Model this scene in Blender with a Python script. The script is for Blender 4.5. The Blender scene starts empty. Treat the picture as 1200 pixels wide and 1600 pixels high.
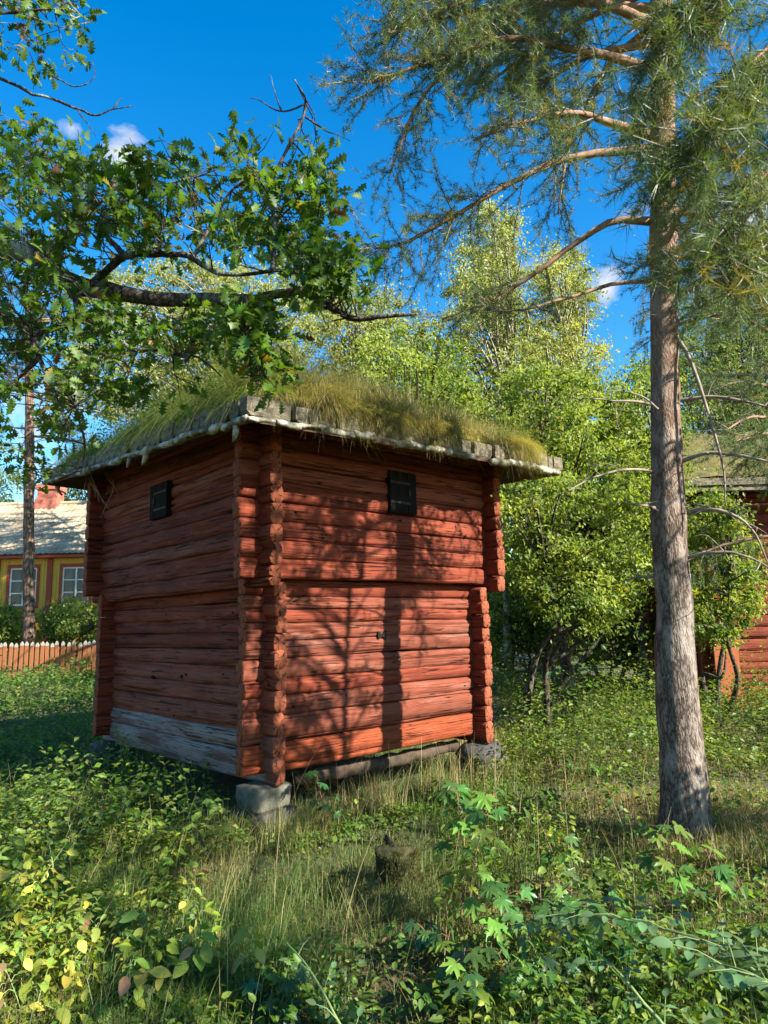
import bpy, math
import numpy as np
from mathutils import Matrix

# ------------------------------------------------------------------ camera, world, sun, exposure
sc = bpy.context.scene
F = 1080.0; PIT = math.radians(9.2); ROLL = math.radians(1.3); H = 1.6575
fw = np.array([0, math.cos(PIT), math.sin(PIT)]); r0 = np.array([1., 0, 0]); u0 = np.cross(r0, fw)
rt = math.cos(ROLL)*r0 - math.sin(ROLL)*u0
up = math.cos(ROLL)*u0 + math.sin(ROLL)*r0
CAM = np.array([0, 0, H])
def ray(px, py): return fw + rt*(px-600)/F - up*(py-800)/F
def onY(px, py, Y): d = ray(px, py); return CAM + d*(Y/d[1])
def onZ(px, py, Z=0.): d = ray(px, py); return CAM + d*((Z-H)/d[2])
def onPlane(px, py, P, N): d = ray(px, py); return CAM + d*(((P-CAM) @ N)/(d @ N))
def proj(p):
    d = np.asarray(p)-CAM; z = d @ fw
    return np.stack([600+F*(d @ rt)/z, 800-F*(d @ up)/z, z], -1)

cam = bpy.data.cameras.new('camera'); camo = bpy.data.objects.new('camera', cam)
sc.collection.objects.link(camo)
M = Matrix.Identity(4)
for i in range(3):
    M[i][0] = rt[i]; M[i][1] = up[i]; M[i][2] = -fw[i]; M[i][3] = CAM[i]
camo.matrix_world = M
cam.sensor_fit = 'VERTICAL'; cam.sensor_height = 36; cam.lens = F/1600*36
cam.clip_start = 0.05; cam.clip_end = 1000
cam.dof.use_dof = True; cam.dof.focus_distance = 6.2; cam.dof.aperture_fstop = 8
sc.camera = camo

SUN_EL = math.radians(32.0)
SUN_H = np.array([.831, -.556]); SUN_H /= np.linalg.norm(SUN_H)
SUN = np.array([SUN_H[0]*math.cos(SUN_EL), SUN_H[1]*math.cos(SUN_EL), math.sin(SUN_EL)])
w = bpy.data.worlds.new('World'); sc.world = w; w.use_nodes = True
nt = w.node_tree; nt.nodes.clear()
wo = nt.nodes.new('ShaderNodeOutputWorld'); bg = nt.nodes.new('ShaderNodeBackground')
sky = nt.nodes.new('ShaderNodeTexSky'); sky.sky_type = 'NISHITA'; sky.sun_disc = False
sky.sun_elevation = SUN_EL; sky.sun_rotation = math.atan2(SUN[0], SUN[1])
sky.air_density = 1.0; sky.dust_density = 0.15; sky.ozone_density = 1.2
hs = nt.nodes.new('ShaderNodeHueSaturation'); hs.inputs['Saturation'].default_value = 1.5; hs.inputs['Value'].default_value = 1.0
nt.links.new(sky.outputs[0], hs.inputs['Color'])
# scattered small fair-weather clouds over the whole sky
tc = nt.nodes.new('ShaderNodeTexCoord'); mp = nt.nodes.new('ShaderNodeMapping'); mp.inputs['Scale'].default_value = (1, 1, 2.2)
mp.inputs['Location'].default_value = (.33, .1, .2)
nz = nt.nodes.new('ShaderNodeTexNoise'); nz.inputs['Scale'].default_value = 2.6; nz.inputs['Detail'].default_value = 9; nz.inputs['Roughness'].default_value = .58
rp = nt.nodes.new('ShaderNodeValToRGB'); rp.color_ramp.elements[0].position = .66; rp.color_ramp.elements[1].position = .80
mx = nt.nodes.new('ShaderNodeMixRGB'); mx.inputs[2].default_value = (2.9, 3.0, 3.15, 1)
nt.links.new(tc.outputs['Generated'], mp.inputs[0]); nt.links.new(mp.outputs[0], nz.inputs[0]); nt.links.new(nz.outputs[0], rp.inputs[0])
acc = rp.outputs[0]
nz2 = nt.nodes.new('ShaderNodeTexNoise'); nz2.inputs['Scale'].default_value = 16; nz2.inputs['Detail'].default_value = 9; nz2.inputs['Roughness'].default_value = .6; nz2.inputs['Distortion'].default_value = .6; nt.links.new(tc.outputs['Generated'], nz2.inputs[0])
for cx, cy, rad in ((195,238,3.2), (112,200,1.6), (1165,340,8.), (950,452,2.2), (55,690,7.), (1120,-300,6.), (-500,300,7.), (1900,350,8.)):
    d0 = ray(cx, cy); d0 = d0/np.linalg.norm(d0); dt = nt.nodes.new('ShaderNodeVectorMath'); dt.operation = 'DISTANCE'; dt.inputs[1].default_value = tuple(d0); nt.links.new(tc.outputs['Generated'], dt.inputs[0])
    mr = nt.nodes.new('ShaderNodeMapRange'); mr.inputs['From Min'].default_value = math.radians(rad)*1.15; mr.inputs['From Max'].default_value = 0.; mr.inputs['To Min'].default_value = -.55; mr.inputs['To Max'].default_value = .42; nt.links.new(dt.outputs['Value'], mr.inputs['Value'])
    ad = nt.nodes.new('ShaderNodeMath'); ad.operation = 'ADD'; nt.links.new(mr.outputs[0], ad.inputs[2]); ad.operation = 'MULTIPLY_ADD'; nt.links.new(nz2.outputs[0], ad.inputs[0]); ad.inputs[1].default_value = 2.2
    m2 = nt.nodes.new('ShaderNodeMapRange'); m2.inputs['From Min'].default_value = 1.05; m2.inputs['From Max'].default_value = 1.75; nt.links.new(ad.outputs[0], m2.inputs['Value'])
    mxx = nt.nodes.new('ShaderNodeMath'); mxx.operation = 'MAXIMUM'; nt.links.new(acc, mxx.inputs[0]); nt.links.new(m2.outputs[0], mxx.inputs[1]); acc = mxx.outputs[0]
nt.links.new(acc, mx.inputs[0]); nt.links.new(hs.outputs[0], mx.inputs[1]); nt.links.new(mx.outputs[0], bg.inputs[0])
bg.inputs[1].default_value = 0.09
nt.links.new(bg.outputs[0], wo.inputs[0])
sl = bpy.data.lights.new('sun', 'SUN'); sl.energy = 5.0; sl.angle = math.radians(.53); sl.color = (1, .93, .82)
so = bpy.data.objects.new('sun', sl); sc.collection.objects.link(so)
so.rotation_euler = (math.pi/2-SUN_EL, 0, math.atan2(SUN[0], -SUN[1]))
so.location = (8, -6, 12)
sc.view_settings.view_transform = 'Standard'; sc.view_settings.look = 'None'
sc.view_settings.exposure = 1.82; sc.view_settings.gamma = 1.0
sc.cycles.use_denoising = True
sc.cycles.max_bounces = 7; sc.cycles.diffuse_bounces = 3; sc.cycles.transmission_bounces = 4; sc.cycles.transparent_max_bounces = 4
sc.cycles.caustics_reflective = False; sc.cycles.caustics_refractive = False

# ------------------------------------------------------------------ helpers
R = np.random.default_rng(7)
def unit(v): v = np.asarray(v, float); return v/np.maximum(np.linalg.norm(v, axis=-1, keepdims=True), 1e-9)
Z3 = np.array([0, 0, 1.])
def _h(i, j, k, s):
    n = (i*374761393 + j*668265263 + k*2147483647 + s*1274126177) & 0xffffffff
    n = ((n ^ (n >> 13))*1274126177) & 0xffffffff
    n = ((n ^ (n >> 15))*2246822519) & 0xffffffff
    return ((n ^ (n >> 16)) & 0xffff)/65535.
def vn(p, s=0):                       # value noise -1..1
    p = np.asarray(p, float); b = np.floor(p).astype(np.int64); f = p-b; f = f*f*(3-2*f); o = 0
    for a in (0, 1):
        for c in (0, 1):
            for d in (0, 1):
                wgt = (f[..., 0] if a else 1-f[..., 0])*(f[..., 1] if c else 1-f[..., 1])*(f[..., 2] if d else 1-f[..., 2])
                o = o + wgt*_h(b[..., 0]+a, b[..., 1]+c, b[..., 2]+d, s)
    return o*2-1
def fbm(p, s=0, o=3):
    t = 0; a = 1.
    for i in range(o): t = t + a*vn(np.asarray(p)*2**i, s+i); a *= .5
    return t
WL = {}
def finish(o, parent, loc):
    sc.collection.objects.link(o)
    WL[o.name] = np.array(loc, float)
    if parent is not None:
        o.parent = parent; o.location = loc - WL[parent.name]
    else: o.location = loc
    return o
def tag(o, label=None, cat=None, group=None, kind=None):
    if label: o['label'] = label
    if cat: o['category'] = cat
    if group: o['group'] = group
    if kind: o['kind'] = kind
    return o
def empty(name, loc, label=None, cat=None, group=None):
    o = bpy.data.objects.new(name, None); o.empty_display_size = .2
    finish(o, None, np.array(loc, float)); return tag(o, label, cat, group)
def mesh_from(name, V, polys, mats, col=None, smooth=False, mi=None):
    """polys: list of int arrays (n,3) or (n,4)"""
    me = bpy.data.meshes.new(name)
    V = np.ascontiguousarray(V, np.float32)
    polys = [np.asarray(p, np.int32) for p in polys if len(p)]
    tot = sum(p.size for p in polys); npol = sum(len(p) for p in polys)
    me.vertices.add(len(V)); me.vertices.foreach_set('co', V.ravel())
    me.loops.add(tot); me.loops.foreach_set('vertex_index', np.concatenate([p.ravel() for p in polys]))
    sizes = np.concatenate([np.full(len(p), p.shape[1], np.int32) for p in polys])
    st = np.concatenate([[0], np.cumsum(sizes)[:-1]]).astype(np.int32)
    me.polygons.add(npol); me.polygons.foreach_set('loop_start', st)
    if mi is not None: me.polygons.foreach_set('material_index', np.asarray(mi, np.int32))
    me.polygons.foreach_set('use_smooth', np.full(npol, smooth, bool))
    if col is not None:
        a = me.color_attributes.new('Col', 'FLOAT_COLOR', 'POINT')
        c = np.ones((len(V), 4), np.float32); c[:, :3] = col; a.data.foreach_set('color', c.ravel())
    for m in (mats if isinstance(mats, (list, tuple)) else [mats]): me.materials.append(m)
    me.update(calc_edges=True); me.validate()
    return me
def obj(name, V, polys, mats, parent=None, col=None, smooth=False, loc=None, mi=None):
    V = np.asarray(V, float)
    if loc is None:
        loc = V.mean(0).copy()
        if parent is None: loc[2] = V[:, 2].min()
    me = mesh_from(name, V-loc, polys, mats, col, smooth, mi)
    return finish(bpy.data.objects.new(name, me), parent, np.asarray(loc, float))
class MB:
    def __init__(s): s.V = []; s.Q = []; s.T = []; s.n = 0; s.C = []
    def add(s, V, Q=None, T=None, c=None):
        V = np.asarray(V, float)
        if Q is not None and len(Q): s.Q.append(np.asarray(Q)+s.n)
        if T is not None and len(T): s.T.append(np.asarray(T)+s.n)
        s.V.append(V); s.n += len(V)
        if c is not None: s.C.append(np.broadcast_to(np.asarray(c, float), (len(V), 3)))
        return s
    def box(s, c, half, ax=(1,0,0), ay=(0,1,0), az=(0,0,1), c3=None):
        A = np.array([ax, ay, az], float)*np.array(half, float)[:, None]
        sg = np.array([[x, y, z] for x in (-1,1) for y in (-1,1) for z in (-1,1)], float)
        return s.add(np.asarray(c, float)+sg @ A, [[0,1,3,2],[4,6,7,5],[0,4,5,1],[2,3,7,6],[0,2,6,4],[1,5,7,3]], c=c3)
    def box2(s, lo, hi): lo = np.array(lo, float); hi = np.array(hi, float); return s.box((lo+hi)/2, (hi-lo)/2)
    def tube(s, P, rad, k=8, seed=None, amp=0., cap=True, c=None):
        V, Q, T = tube(P, rad, k, seed, amp, cap); return s.add(V, Q, T, c)
    def build(s, name, mats, parent=None, smooth=False, loc=None):
        polys = ([np.concatenate(s.Q)] if s.Q else []) + ([np.concatenate(s.T)] if s.T else [])
        return obj(name, np.concatenate(s.V), polys, mats, parent, np.concatenate(s.C) if s.C else None, smooth, loc)
def tube(P, rad, k=8, seed=None, amp=0., cap=True):
    P = np.asarray(P, float); n = len(P); rad = np.broadcast_to(np.asarray(rad, float), (n,))
    Tn = unit(np.gradient(P, axis=0)); ref = np.where(np.abs(Tn[:, 2:3]) > .9, np.array([[1., 0, 0]]), np.array([[0, 0, 1.]]))
    A = unit(np.cross(Tn, ref))
    for i in range(1, n):
        a = A[i-1]-Tn[i]*(A[i-1] @ Tn[i]); A[i] = unit(a)
    B = np.cross(Tn, A); th = np.arange(k)/k*2*math.pi
    D = A[:, None]*np.cos(th)[None, :, None] + B[:, None]*np.sin(th)[None, :, None]
    V = P[:, None] + D*rad[:, None, None]
    if seed is not None:
        V = V + D*(rad[:, None]*amp*fbm(V/np.maximum(rad.max()*1.3, .01), seed, 3))[..., None]
    V = V.reshape(-1, 3)
    i = np.arange(n-1)[:, None]*k; j = np.arange(k)[None]; j2 = (j+1) % k
    Q = np.stack([i+j, i+j2, i+k+j2, i+k+j], -1).reshape(-1, 4)
    T = []
    if cap:
        V = np.concatenate([V, P[:1], P[-1:]]); c0 = n*k
        j = np.arange(k); T = np.concatenate([np.stack([np.full(k, c0), (j+1) % k, j], -1), np.stack([np.full(k, c0+1), (n-1)*k+j, (n-1)*k+(j+1) % k], -1)])
    return V, Q, T
def resample(P, n):
    """Catmull-Rom through P, n points"""
    P = np.asarray(P, float); m = len(P)
    if m == 2: t = np.linspace(0, 1, n)[:, None]; return P[0]*(1-t)+P[1]*t
    E = np.concatenate([[2*P[0]-P[1]], P, [2*P[-1]-P[-2]]]); u = np.linspace(0, m-1-1e-6, n); i = u.astype(int); t = (u-i)[:, None]
    p0, p1, p2, p3 = E[i], E[i+1], E[i+2], E[i+3]
    return .5*((2*p1)+(-p0+p2)*t+(2*p0-5*p1+4*p2-p3)*t**2+(-p0+3*p1-3*p2+p3)*t**3)
def frames(a, n):
    a = unit(a); n = n-a*np.sum(a*n, -1, keepdims=True); n = unit(n); b = np.cross(n, a)
    return np.stack([a, b, n], 1)      # rows: local x,y,z
def scatter(tV, tT, loc, fr, size, col=None):
    """instances of a template joined into arrays"""
    N = len(loc); V = np.einsum('vk,nkj->nvj', tV, fr)*np.asarray(size).reshape(-1, 1, 1) + loc[:, None]
    T = (tT[None]+(np.arange(N)*len(tV))[:, None, None]).reshape(-1, tT.shape[1])
    C = None if col is None else np.repeat(col, len(tV), 0)
    return V.reshape(-1, 3), T, C
def strip_leaf(ts, ws, fold=.22, curl=.15):
    V = []; 
    for t, y in zip(ts, ws):
        zc = -curl*t*t
        V += [[t, 0, zc], [t, y, zc+abs(y)*fold], [t, -y, zc+abs(y)*fold]]
    T = []
    for i in range(len(ts)-1):
        a, b = 3*i, 3*i+3
        T += [[a, b, b+1], [a, b+1, a+1], [a, b+2, b], [a, a+2, b+2]]
    return np.array(V, float), np.array(T)
OAK = strip_leaf([-.12, 0, .1, .2, .28, .4, .5, .62, .71, .83, .91, 1.0], [.008, .012, .05, .17, .06, .29, .10, .38, .12, .30, .13, .03], .35, .3)
OVAL = strip_leaf([-.15, 0, .18, .42, .7, .9, 1.0], [.012, .015, .2, .3, .24, .1, .0], .2, .2)
OVAL3 = strip_leaf([0, .25, .65, 1.0], [.0, .24, .24, .0], .3, .25)
LEAF = (np.array([[0,0,0],[.5,.3,.07],[1,0,-.1],[.5,-.3,.07]], float), np.array([[0,2,1],[0,3,2]]))
def palm(lobes, depth=.5):
    V = [[0, 0, 0]]
    for a, r in lobes:
        V.append([r*math.cos(math.radians(a)), r*math.sin(math.radians(a)), -.22*r*r + .05*math.sin(a*.21)])
    n = len(V)-1; T = [[0, i, i+1] for i in range(1, n)]
    return np.array(V, float), np.array(T)
_half = [(0,1.0),(6,.78),(13,.80),(17,.55),(24,.42),(33,.66),(42,.98),(50,.74),(58,.78),(64,.48),(80,.40),(92,.66),(104,.72),(118,.5),(150,.30),(172,.12)]
MAPLE = palm([(-a, r) for a, r in _half[::-1]][:-1] + _half)

# ------------------------------------------------------------------ materials
def mat(name):
    m = bpy.data.materials.new(name); m.use_nodes = True; t = m.node_tree; b = t.nodes['Principled BSDF']
    return m, t, b
def N(t, kind, **kw):
    n = t.nodes.new('ShaderNode'+kind)
    for k, v in kw.items():
        if k in n.inputs: n.inputs[k].default_value = v
        else: setattr(n, k, v)
    return n
def ramp(t, src, stops):
    r = N(t, 'ValToRGB'); e = r.color_ramp.elements
    while len(e) < len(stops): e.new(.5)
    for q, (p, c) in zip(e, stops): q.position = p; q.color = (*c, 1) if len(c) == 3 else c
    t.links.new(src, r.inputs[0]); return r.outputs[0]
def coords(t, scale=(1,1,1), kind='Object'):
    c = N(t, 'TexCoord'); m = N(t, 'Mapping'); m.inputs['Scale'].default_value = scale
    t.links.new(c.outputs[kind], m.inputs[0]); return m.outputs[0]
def geo_pos(t, scale=(1,1,1), rotz=0.):
    c = N(t, 'NewGeometry'); m = N(t, 'Mapping'); m.vector_type = 'TEXTURE' if False else 'POINT'
    if rotz:
        v = N(t, 'VectorRotate'); v.rotation_type = 'Z_AXIS'; v.inputs['Angle'].default_value = rotz
        t.links.new(c.outputs['Position'], v.inputs['Vector']); t.links.new(v.outputs[0], m.inputs[0])
    else: t.links.new(c.outputs['Position'], m.inputs[0])
    m.inputs['Scale'].default_value = scale; return m.outputs[0]
def noise(t, vec, sc_, det=5, rough=.55, dist=0.):
    n = N(t, 'TexNoise'); n.inputs['Scale'].default_value = sc_; n.inputs['Detail'].default_value = det; n.inputs['Roughness'].default_value = rough; n.inputs['Distortion'].default_value = dist
    t.links.new(vec, n.inputs['Vector']); return n.outputs[0]
def mixc(t, f, a, b, mode='MIX'):
    m = N(t, 'MixRGB'); m.blend_type = mode
    for i, v in ((0, f), (1, a), (2, b)):
        if isinstance(v, bpy.types.NodeSocket): t.links.new(v, m.inputs[i])
        elif isinstance(v, (int, float)): m.inputs[i].default_value = v
        else: m.inputs[i].default_value = (*v, 1)
    return m.outputs[0]
def bump(t, b, h, strength=.5, dist=.01):
    n = N(t, 'Bump'); n.inputs['Strength'].default_value = strength; n.inputs['Distance'].default_value = dist
    t.links.new(h, n.inputs['Height']); t.links.new(n.outputs[0], b.inputs['Normal'])
def mathn(t, op, a, b):
    m = N(t, 'Math'); m.operation = op
    for i, v in ((0, a), (1, b)):
        if isinstance(v, bpy.types.NodeSocket): t.links.new(v, m.inputs[i])
        else: m.inputs[i].default_value = v
    return m.outputs[0]
def leafmat(name, trans=.48, rough=.5, sat=1.0):
    m, t, b = mat(name); a = N(t, 'VertexColor'); a.layer_name = 'Col'
    n = noise(t, geo_pos(t), 9, 3)
    c = mixc(t, .45, a.outputs[0], ramp(t, n, [(.3, (.35,.35,.35)), (.7, (1,1,1))]), 'MULTIPLY')
    t.links.new(c, b.inputs['Base Color']); b.inputs['Roughness'].default_value = rough; b.inputs['Specular IOR Level'].default_value = .35
    tr = N(t, 'BsdfTranslucent'); tc_ = mixc(t, 1., c, (1.5, 1.45, .55), 'MULTIPLY'); t.links.new(tc_, tr.inputs[0])
    mx_ = N(t, 'MixShader'); mx_.inputs[0].default_value = trans; t.links.new(b.outputs[0], mx_.inputs[1]); t.links.new(tr.outputs[0], mx_.inputs[2])
    t.links.new(mx_.outputs[0], t.nodes['Material Output'].inputs[0]); return m
def flatleaf(name, col, trans=.4, rough=.42):
    """one leaf colour, with a random shift for each object"""
    m, t, b = mat(name); oi = N(t, 'ObjectInfo'); h_ = N(t, 'HueSaturation'); h_.inputs['Color'].default_value = (*col, 1)
    t.links.new(mathn(t, 'MULTIPLY_ADD', oi.outputs['Random'], .05), h_.inputs['Hue'])
    h_.inputs['Hue'].links[0].from_node.inputs[2].default_value = .475
    v = mathn(t, 'MULTIPLY_ADD', oi.outputs['Random'], .7); v.node.inputs[2].default_value = .65; t.links.new(v, h_.inputs['Value'])
    n = noise(t, coords(t), 30, 4); c = mixc(t, .4, h_.outputs[0], ramp(t, n, [(.3, (.45,.45,.45)), (.7, (1,1,1))]), 'MULTIPLY')
    t.links.new(c, b.inputs['Base Color']); b.inputs['Roughness'].default_value = rough; b.inputs['Specular IOR Level'].default_value = .4
    tr = N(t, 'BsdfTranslucent'); tc_ = mixc(t, 1., c, (1.5, 1.45, .55), 'MULTIPLY'); t.links.new(tc_, tr.inputs[0])
    mx_ = N(t, 'MixShader'); mx_.inputs[0].default_value = trans; t.links.new(b.outputs[0], mx_.inputs[1]); t.links.new(tr.outputs[0], mx_.inputs[2])
    t.links.new(mx_.outputs[0], t.nodes['Material Output'].inputs[0]); return m
A_R = math.radians(47.5)
dR = np.array([math.sin(A_R), math.cos(A_R), 0]); dL = np.array([-math.cos(A_R), math.sin(A_R), 0]); nR = -dL; nL = -dR
def logmat(name, rotz, cols, greycol, greyth, rough=.85):
    """weathered distemper-red log; rotz turns the world so that x runs along the log"""
    m, t, b = mat(name)
    g = geo_pos(t, (1.6, 46, 46), rotz); fine = noise(t, g, 3.0, 8, .7)
    g2 = geo_pos(t, (.9, 5, 6), rotz); pat = noise(t, g2, 1.6, 6, .6)
    g3 = geo_pos(t, (.35, 9, 15), rotz); crk = noise(t, g3, 2.0, 2.5, .45, .25)
    oi = N(t, 'ObjectInfo')
    base = ramp(t, pat, [(.25, cols[0]), (.5, cols[1]), (.75, cols[2])])
    hv = N(t, 'HueSaturation'); t.links.new(base, hv.inputs['Color']); v = mathn(t, 'MULTIPLY_ADD', oi.outputs['Random'], .35); v.node.inputs[2].default_value = .82; t.links.new(v, hv.inputs['Value'])
    gm = mathn(t, 'ADD', pat, mathn(t, 'MULTIPLY', fine, .5)); gm = ramp(t, gm, [(greyth, (0,0,0)), (greyth+.16, (1,1,1))])
    c = mixc(t, gm, hv.outputs[0], greycol)
    c = mixc(t, .55, c, ramp(t, fine, [(.36, (.34,.31,.3)), (.56, (1,1,1))]), 'MULTIPLY')
    line = ramp(t, crk, [(.478, (1,1,1)), (.494, (.05,.04,.04)), (.506, (.05,.04,.04)), (.522, (1,1,1))])
    wh = noise(t, geo_pos(t, (1,1,1)), 2.3, 2); lm = ramp(t, wh, [(.42, (0,0,0)), (.5, (1,1,1))])
    blot = noise(t, geo_pos(t, (1.2, 4, 5), rotz), 2.7, 7, .68); c = mixc(t, ramp(t, blot, [(.55, (0,0,0)), (.75, (.5,.5,.5))]), c, mixc(t, .5, c, (.36,.2,.14)))
    c = mixc(t, mathn(t, 'MULTIPLY', lm, .95), c, mixc(t, 1., c, line, 'MULTIPLY'))
    t.links.new(c, b.inputs['Base Color']); b.inputs['Roughness'].default_value = rough; b.inputs['Specular IOR Level'].default_value = .2
    hgt = mathn(t, 'ADD', mathn(t, 'MULTIPLY', fine, .5), mathn(t, 'MULTIPLY', line, .5))
    bump(t, b, hgt, .8, .012); return m
RED = [(.10,.020,.010), (.175,.035,.016), (.225,.054,.026)]
REDF = [(.115,.028,.015), (.195,.052,.028), (.25,.086,.052)]
GREY = (.18,.10,.08)
aR_ = -math.atan2(dR[1], dR[0]); aL_ = -math.atan2(dL[1], dL[0])
M_logR = logmat('red_log_sunny_wall', aR_, RED, GREY, 1.02); M_logR2 = logmat('red_log_faded', aR_, REDF, GREY, .86)
M_logL = logmat('red_log_wall', aL_, RED, GREY, 1.0); M_logL2 = logmat('red_log_faded_side', aL_, REDF, (.18,.115,.10), .9)
M_grey = logmat('grey_sill_log', aL_, [(.14,.055,.042),(.19,.115,.095),(.24,.17,.148)], (.26,.21,.19), .66)
def keep_red_ends(m):
    t = m.node_tree; b = t.nodes['Principled BSDF']; src = b.inputs['Base Color'].links[0].from_socket
    g = N(t, 'NewGeometry'); d = N(t, 'VectorMath'); d.operation = 'DOT_PRODUCT'; t.links.new(g.outputs['Position'], d.inputs[0]); d.inputs[1].default_value = tuple(-dL)
    o0 = float(onY(410, 1210, 6.0) @ (-dL)); f = mathn(t, 'SUBTRACT', d.outputs['Value'], o0-.02); f = mathn(t, 'MULTIPLY', f, 40.); f.node.use_clamp = True
    t.links.new(mixc(t, f, src, mixc(t, .8, src, (.16,.045,.025))), b.inputs['Base Color'])
keep_red_ends(M_grey)
M_fresh = logmat('fresh_red_log', aR_, [(.17,.034,.012),(.215,.045,.015),(.26,.057,.02)], (.26,.09,.05), 1.2)
def endmat(name, rotz):
    """cut log end: growth rings and radial checks"""
    m, t, b = mat(name); c = N(t, 'TexCoord'); v = N(t, 'VectorRotate'); v.rotation_type = 'Z_AXIS'; v.inputs['Angle'].default_value = rotz; t.links.new(c.outputs['Object'], v.inputs['Vector'])
    s_ = N(t, 'SeparateXYZ'); t.links.new(v.outputs[0], s_.inputs[0]); y, z = s_.outputs[1], s_.outputs[2]
    d = mathn(t, 'SQRT', mathn(t, 'ADD', mathn(t, 'MULTIPLY', y, y), mathn(t, 'MULTIPLY', z, z)), 0.); nn = noise(t, geo_pos(t), 25, 3)
    ring = mathn(t, 'SINE', mathn(t, 'ADD', mathn(t, 'MULTIPLY', d, 620.), mathn(t, 'MULTIPLY', nn, 9.)), 0.)
    ang = mathn(t, 'ARCTAN2', z, y); ck = mathn(t, 'SINE', mathn(t, 'ADD', mathn(t, 'MULTIPLY', ang, 5.), mathn(t, 'MULTIPLY', nn, 6.)), 0.)
    c1 = ramp(t, ring, [(.0, (.17,.045,.022)), (.8, (.34,.105,.05))]); c1 = mixc(t, ramp(t, ck, [(.90, (0,0,0)), (.97, (1,1,1))]), c1, (.03,.012,.008))
    t.links.new(c1, b.inputs['Base Color']); b.inputs['Roughness'].default_value = .9; b.inputs['Specular IOR Level'].default_value = .15; bump(t, b, ring, .4, .004); return m
END_MATS = [endmat('log_end', aR_), endmat('log_end_side', aL_)]
def simple(name, c1, c2, scale=(1,1,1), s=6., rough=.8, bs=.4, bd=.01, det=6, spec=.3):
    m, t, b = mat(name); n = noise(t, coords(t, scale), s, det, .6)
    t.links.new(ramp(t, n, [(.3, c1), (.7, c2)]), b.inputs['Base Color']); b.inputs['Roughness'].default_value = rough; b.inputs['Specular IOR Level'].default_value = spec
    if bs: bump(t, b, n, bs, bd)
    return m
def barkmat(name, cols, sx=14., sz=3., disp=.02, lichen=None, top=None, warp=.35):
    m, t, b = mat(name); p = geo_pos(t, (sx, sx, sz)); v = N(t, 'TexVoronoi'); v.feature = 'DISTANCE_TO_EDGE'; v.inputs['Scale'].default_value = 1.6
    nn = N(t, 'TexNoise'); nn.inputs['Scale'].default_value = 2.; nn.inputs['Detail'].default_value = 6; t.links.new(p, nn.inputs['Vector'])
    mxv = N(t, 'MixRGB'); mxv.inputs[0].default_value = warp; t.links.new(p, mxv.inputs[1]); t.links.new(nn.outputs[1], mxv.inputs[2]); t.links.new(mxv.outputs[0], v.inputs['Vector'])
    d = v.outputs['Distance']; f = noise(t, geo_pos(t, (30, 30, 14)), 2., 7, .65)
    c = ramp(t, d, [(0., cols[0]), (.12, cols[1]), (.45, cols[2])]); c = mixc(t, .6, c, ramp(t, f, [(.3, (.4,.4,.4)), (.65, (1,1,1))]), 'MULTIPLY')
    if lichen:
        l = noise(t, geo_pos(t, (1,1,.6)), 5., 6, .6); c = mixc(t, ramp(t, l, [(.55, (0,0,0)), (.68, (1,1,1))]), c, lichen)
    if top:                              # the thin orange bark that Scots pine has higher up
        g = N(t, 'NewGeometry'); s_ = N(t, 'SeparateXYZ'); t.links.new(g.outputs['Position'], s_.inputs[0])
        zf = mathn(t, 'MULTIPLY_ADD', s_.outputs[2], .25); zf.node.inputs[2].default_value = -.45; zf.node.use_clamp = True
        c = mixc(t, mathn(t, 'MULTIPLY', zf, .7), c, mixc(t, f, (top[0]*.6, top[1]*.55, top[2]*.5), top))
    t.links.new(c, b.inputs['Base Color']); b.inputs['Roughness'].default_value = .9; b.inputs['Specular IOR Level'].default_value = .15
    bump(t, b, mathn(t, 'ADD', d, mathn(t, 'MULTIPLY', f, .35)), .9, disp); return m
M_pine = barkmat('pine_bark', [(.045,.034,.027), (.19,.15,.12), (.32,.27,.22)], 26, 8, .03, (.30,.26,.22), (.36,.20,.115), .75)
M_farpine = barkmat('far_pine_bark', [(.06,.04,.03), (.2,.13,.09), (.32,.2,.13)], 8, 2.5, .03)
M_oakbark = barkmat('oak_bark', [(.02,.016,.012), (.075,.06,.048), (.14,.12,.10)], 30, 14, .012, (.22,.25,.2))
M_bark = barkmat('dark_bark', [(.02,.016,.012), (.075,.06,.042), (.14,.115,.085)], 20, 8, .012, (.2,.2,.13))
M_twig = simple('grey_twig', (.12,.09,.07), (.3,.25,.2), (1,1,1), 14, .9, .3, .004)
M_pinebranch = simple('pine_branch_bark', (.13,.08,.05), (.34,.21,.13), (1,1,1), 16, .9, .5, .006)
M_stem = simple('green_stem', (.10,.17,.05), (.2,.26,.09), (1,1,1), 9, .6, 0)
M_redstem = simple('red_brown_stem', (.14,.06,.04), (.22,.12,.06), (1,1,1), 9, .6, 0)
M_leaf = leafmat('leaves'); M_needle = leafmat('needles', .38, .45); M_grass = leafmat('grass', .38, .55)
M_plank = simple('silvered_roof_wood', (.035,.028,.018), (.20,.17,.12), (1,1,2.2), 13, .9, 1., .02)
M_soil = simple('roof_soil', (.03,.028,.012), (.09,.085,.03), (1,1,1), 7, 1, .8, .03)
M_deck = simple('dark_roof_deck', (.05,.03,.02), (.1,.06,.04), (1,1,1), 8, .9, .3)
M_shut = simple('tarred_shutter', (.005,.0045,.004), (.022,.020,.018), (18,18,1.5), 2.5, .9, .6, .006, 6, .04)
M_iron = simple('black_iron', (.015,.014,.013), (.05,.047,.044), (1,1,1), 30, .7, .3, .01, 6, .1)
M_black = simple('painted_hole_shade', (.004,.003,.003), (.008,.006,.005), (1,1,1), 3, 1, 0)  # near-black paint for the shade inside knot holes and vent
M_stone = simple('granite', (.045,.045,.028), (.15,.142,.105), (1,1,1), 11, .85, .7, .02, 9)
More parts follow.
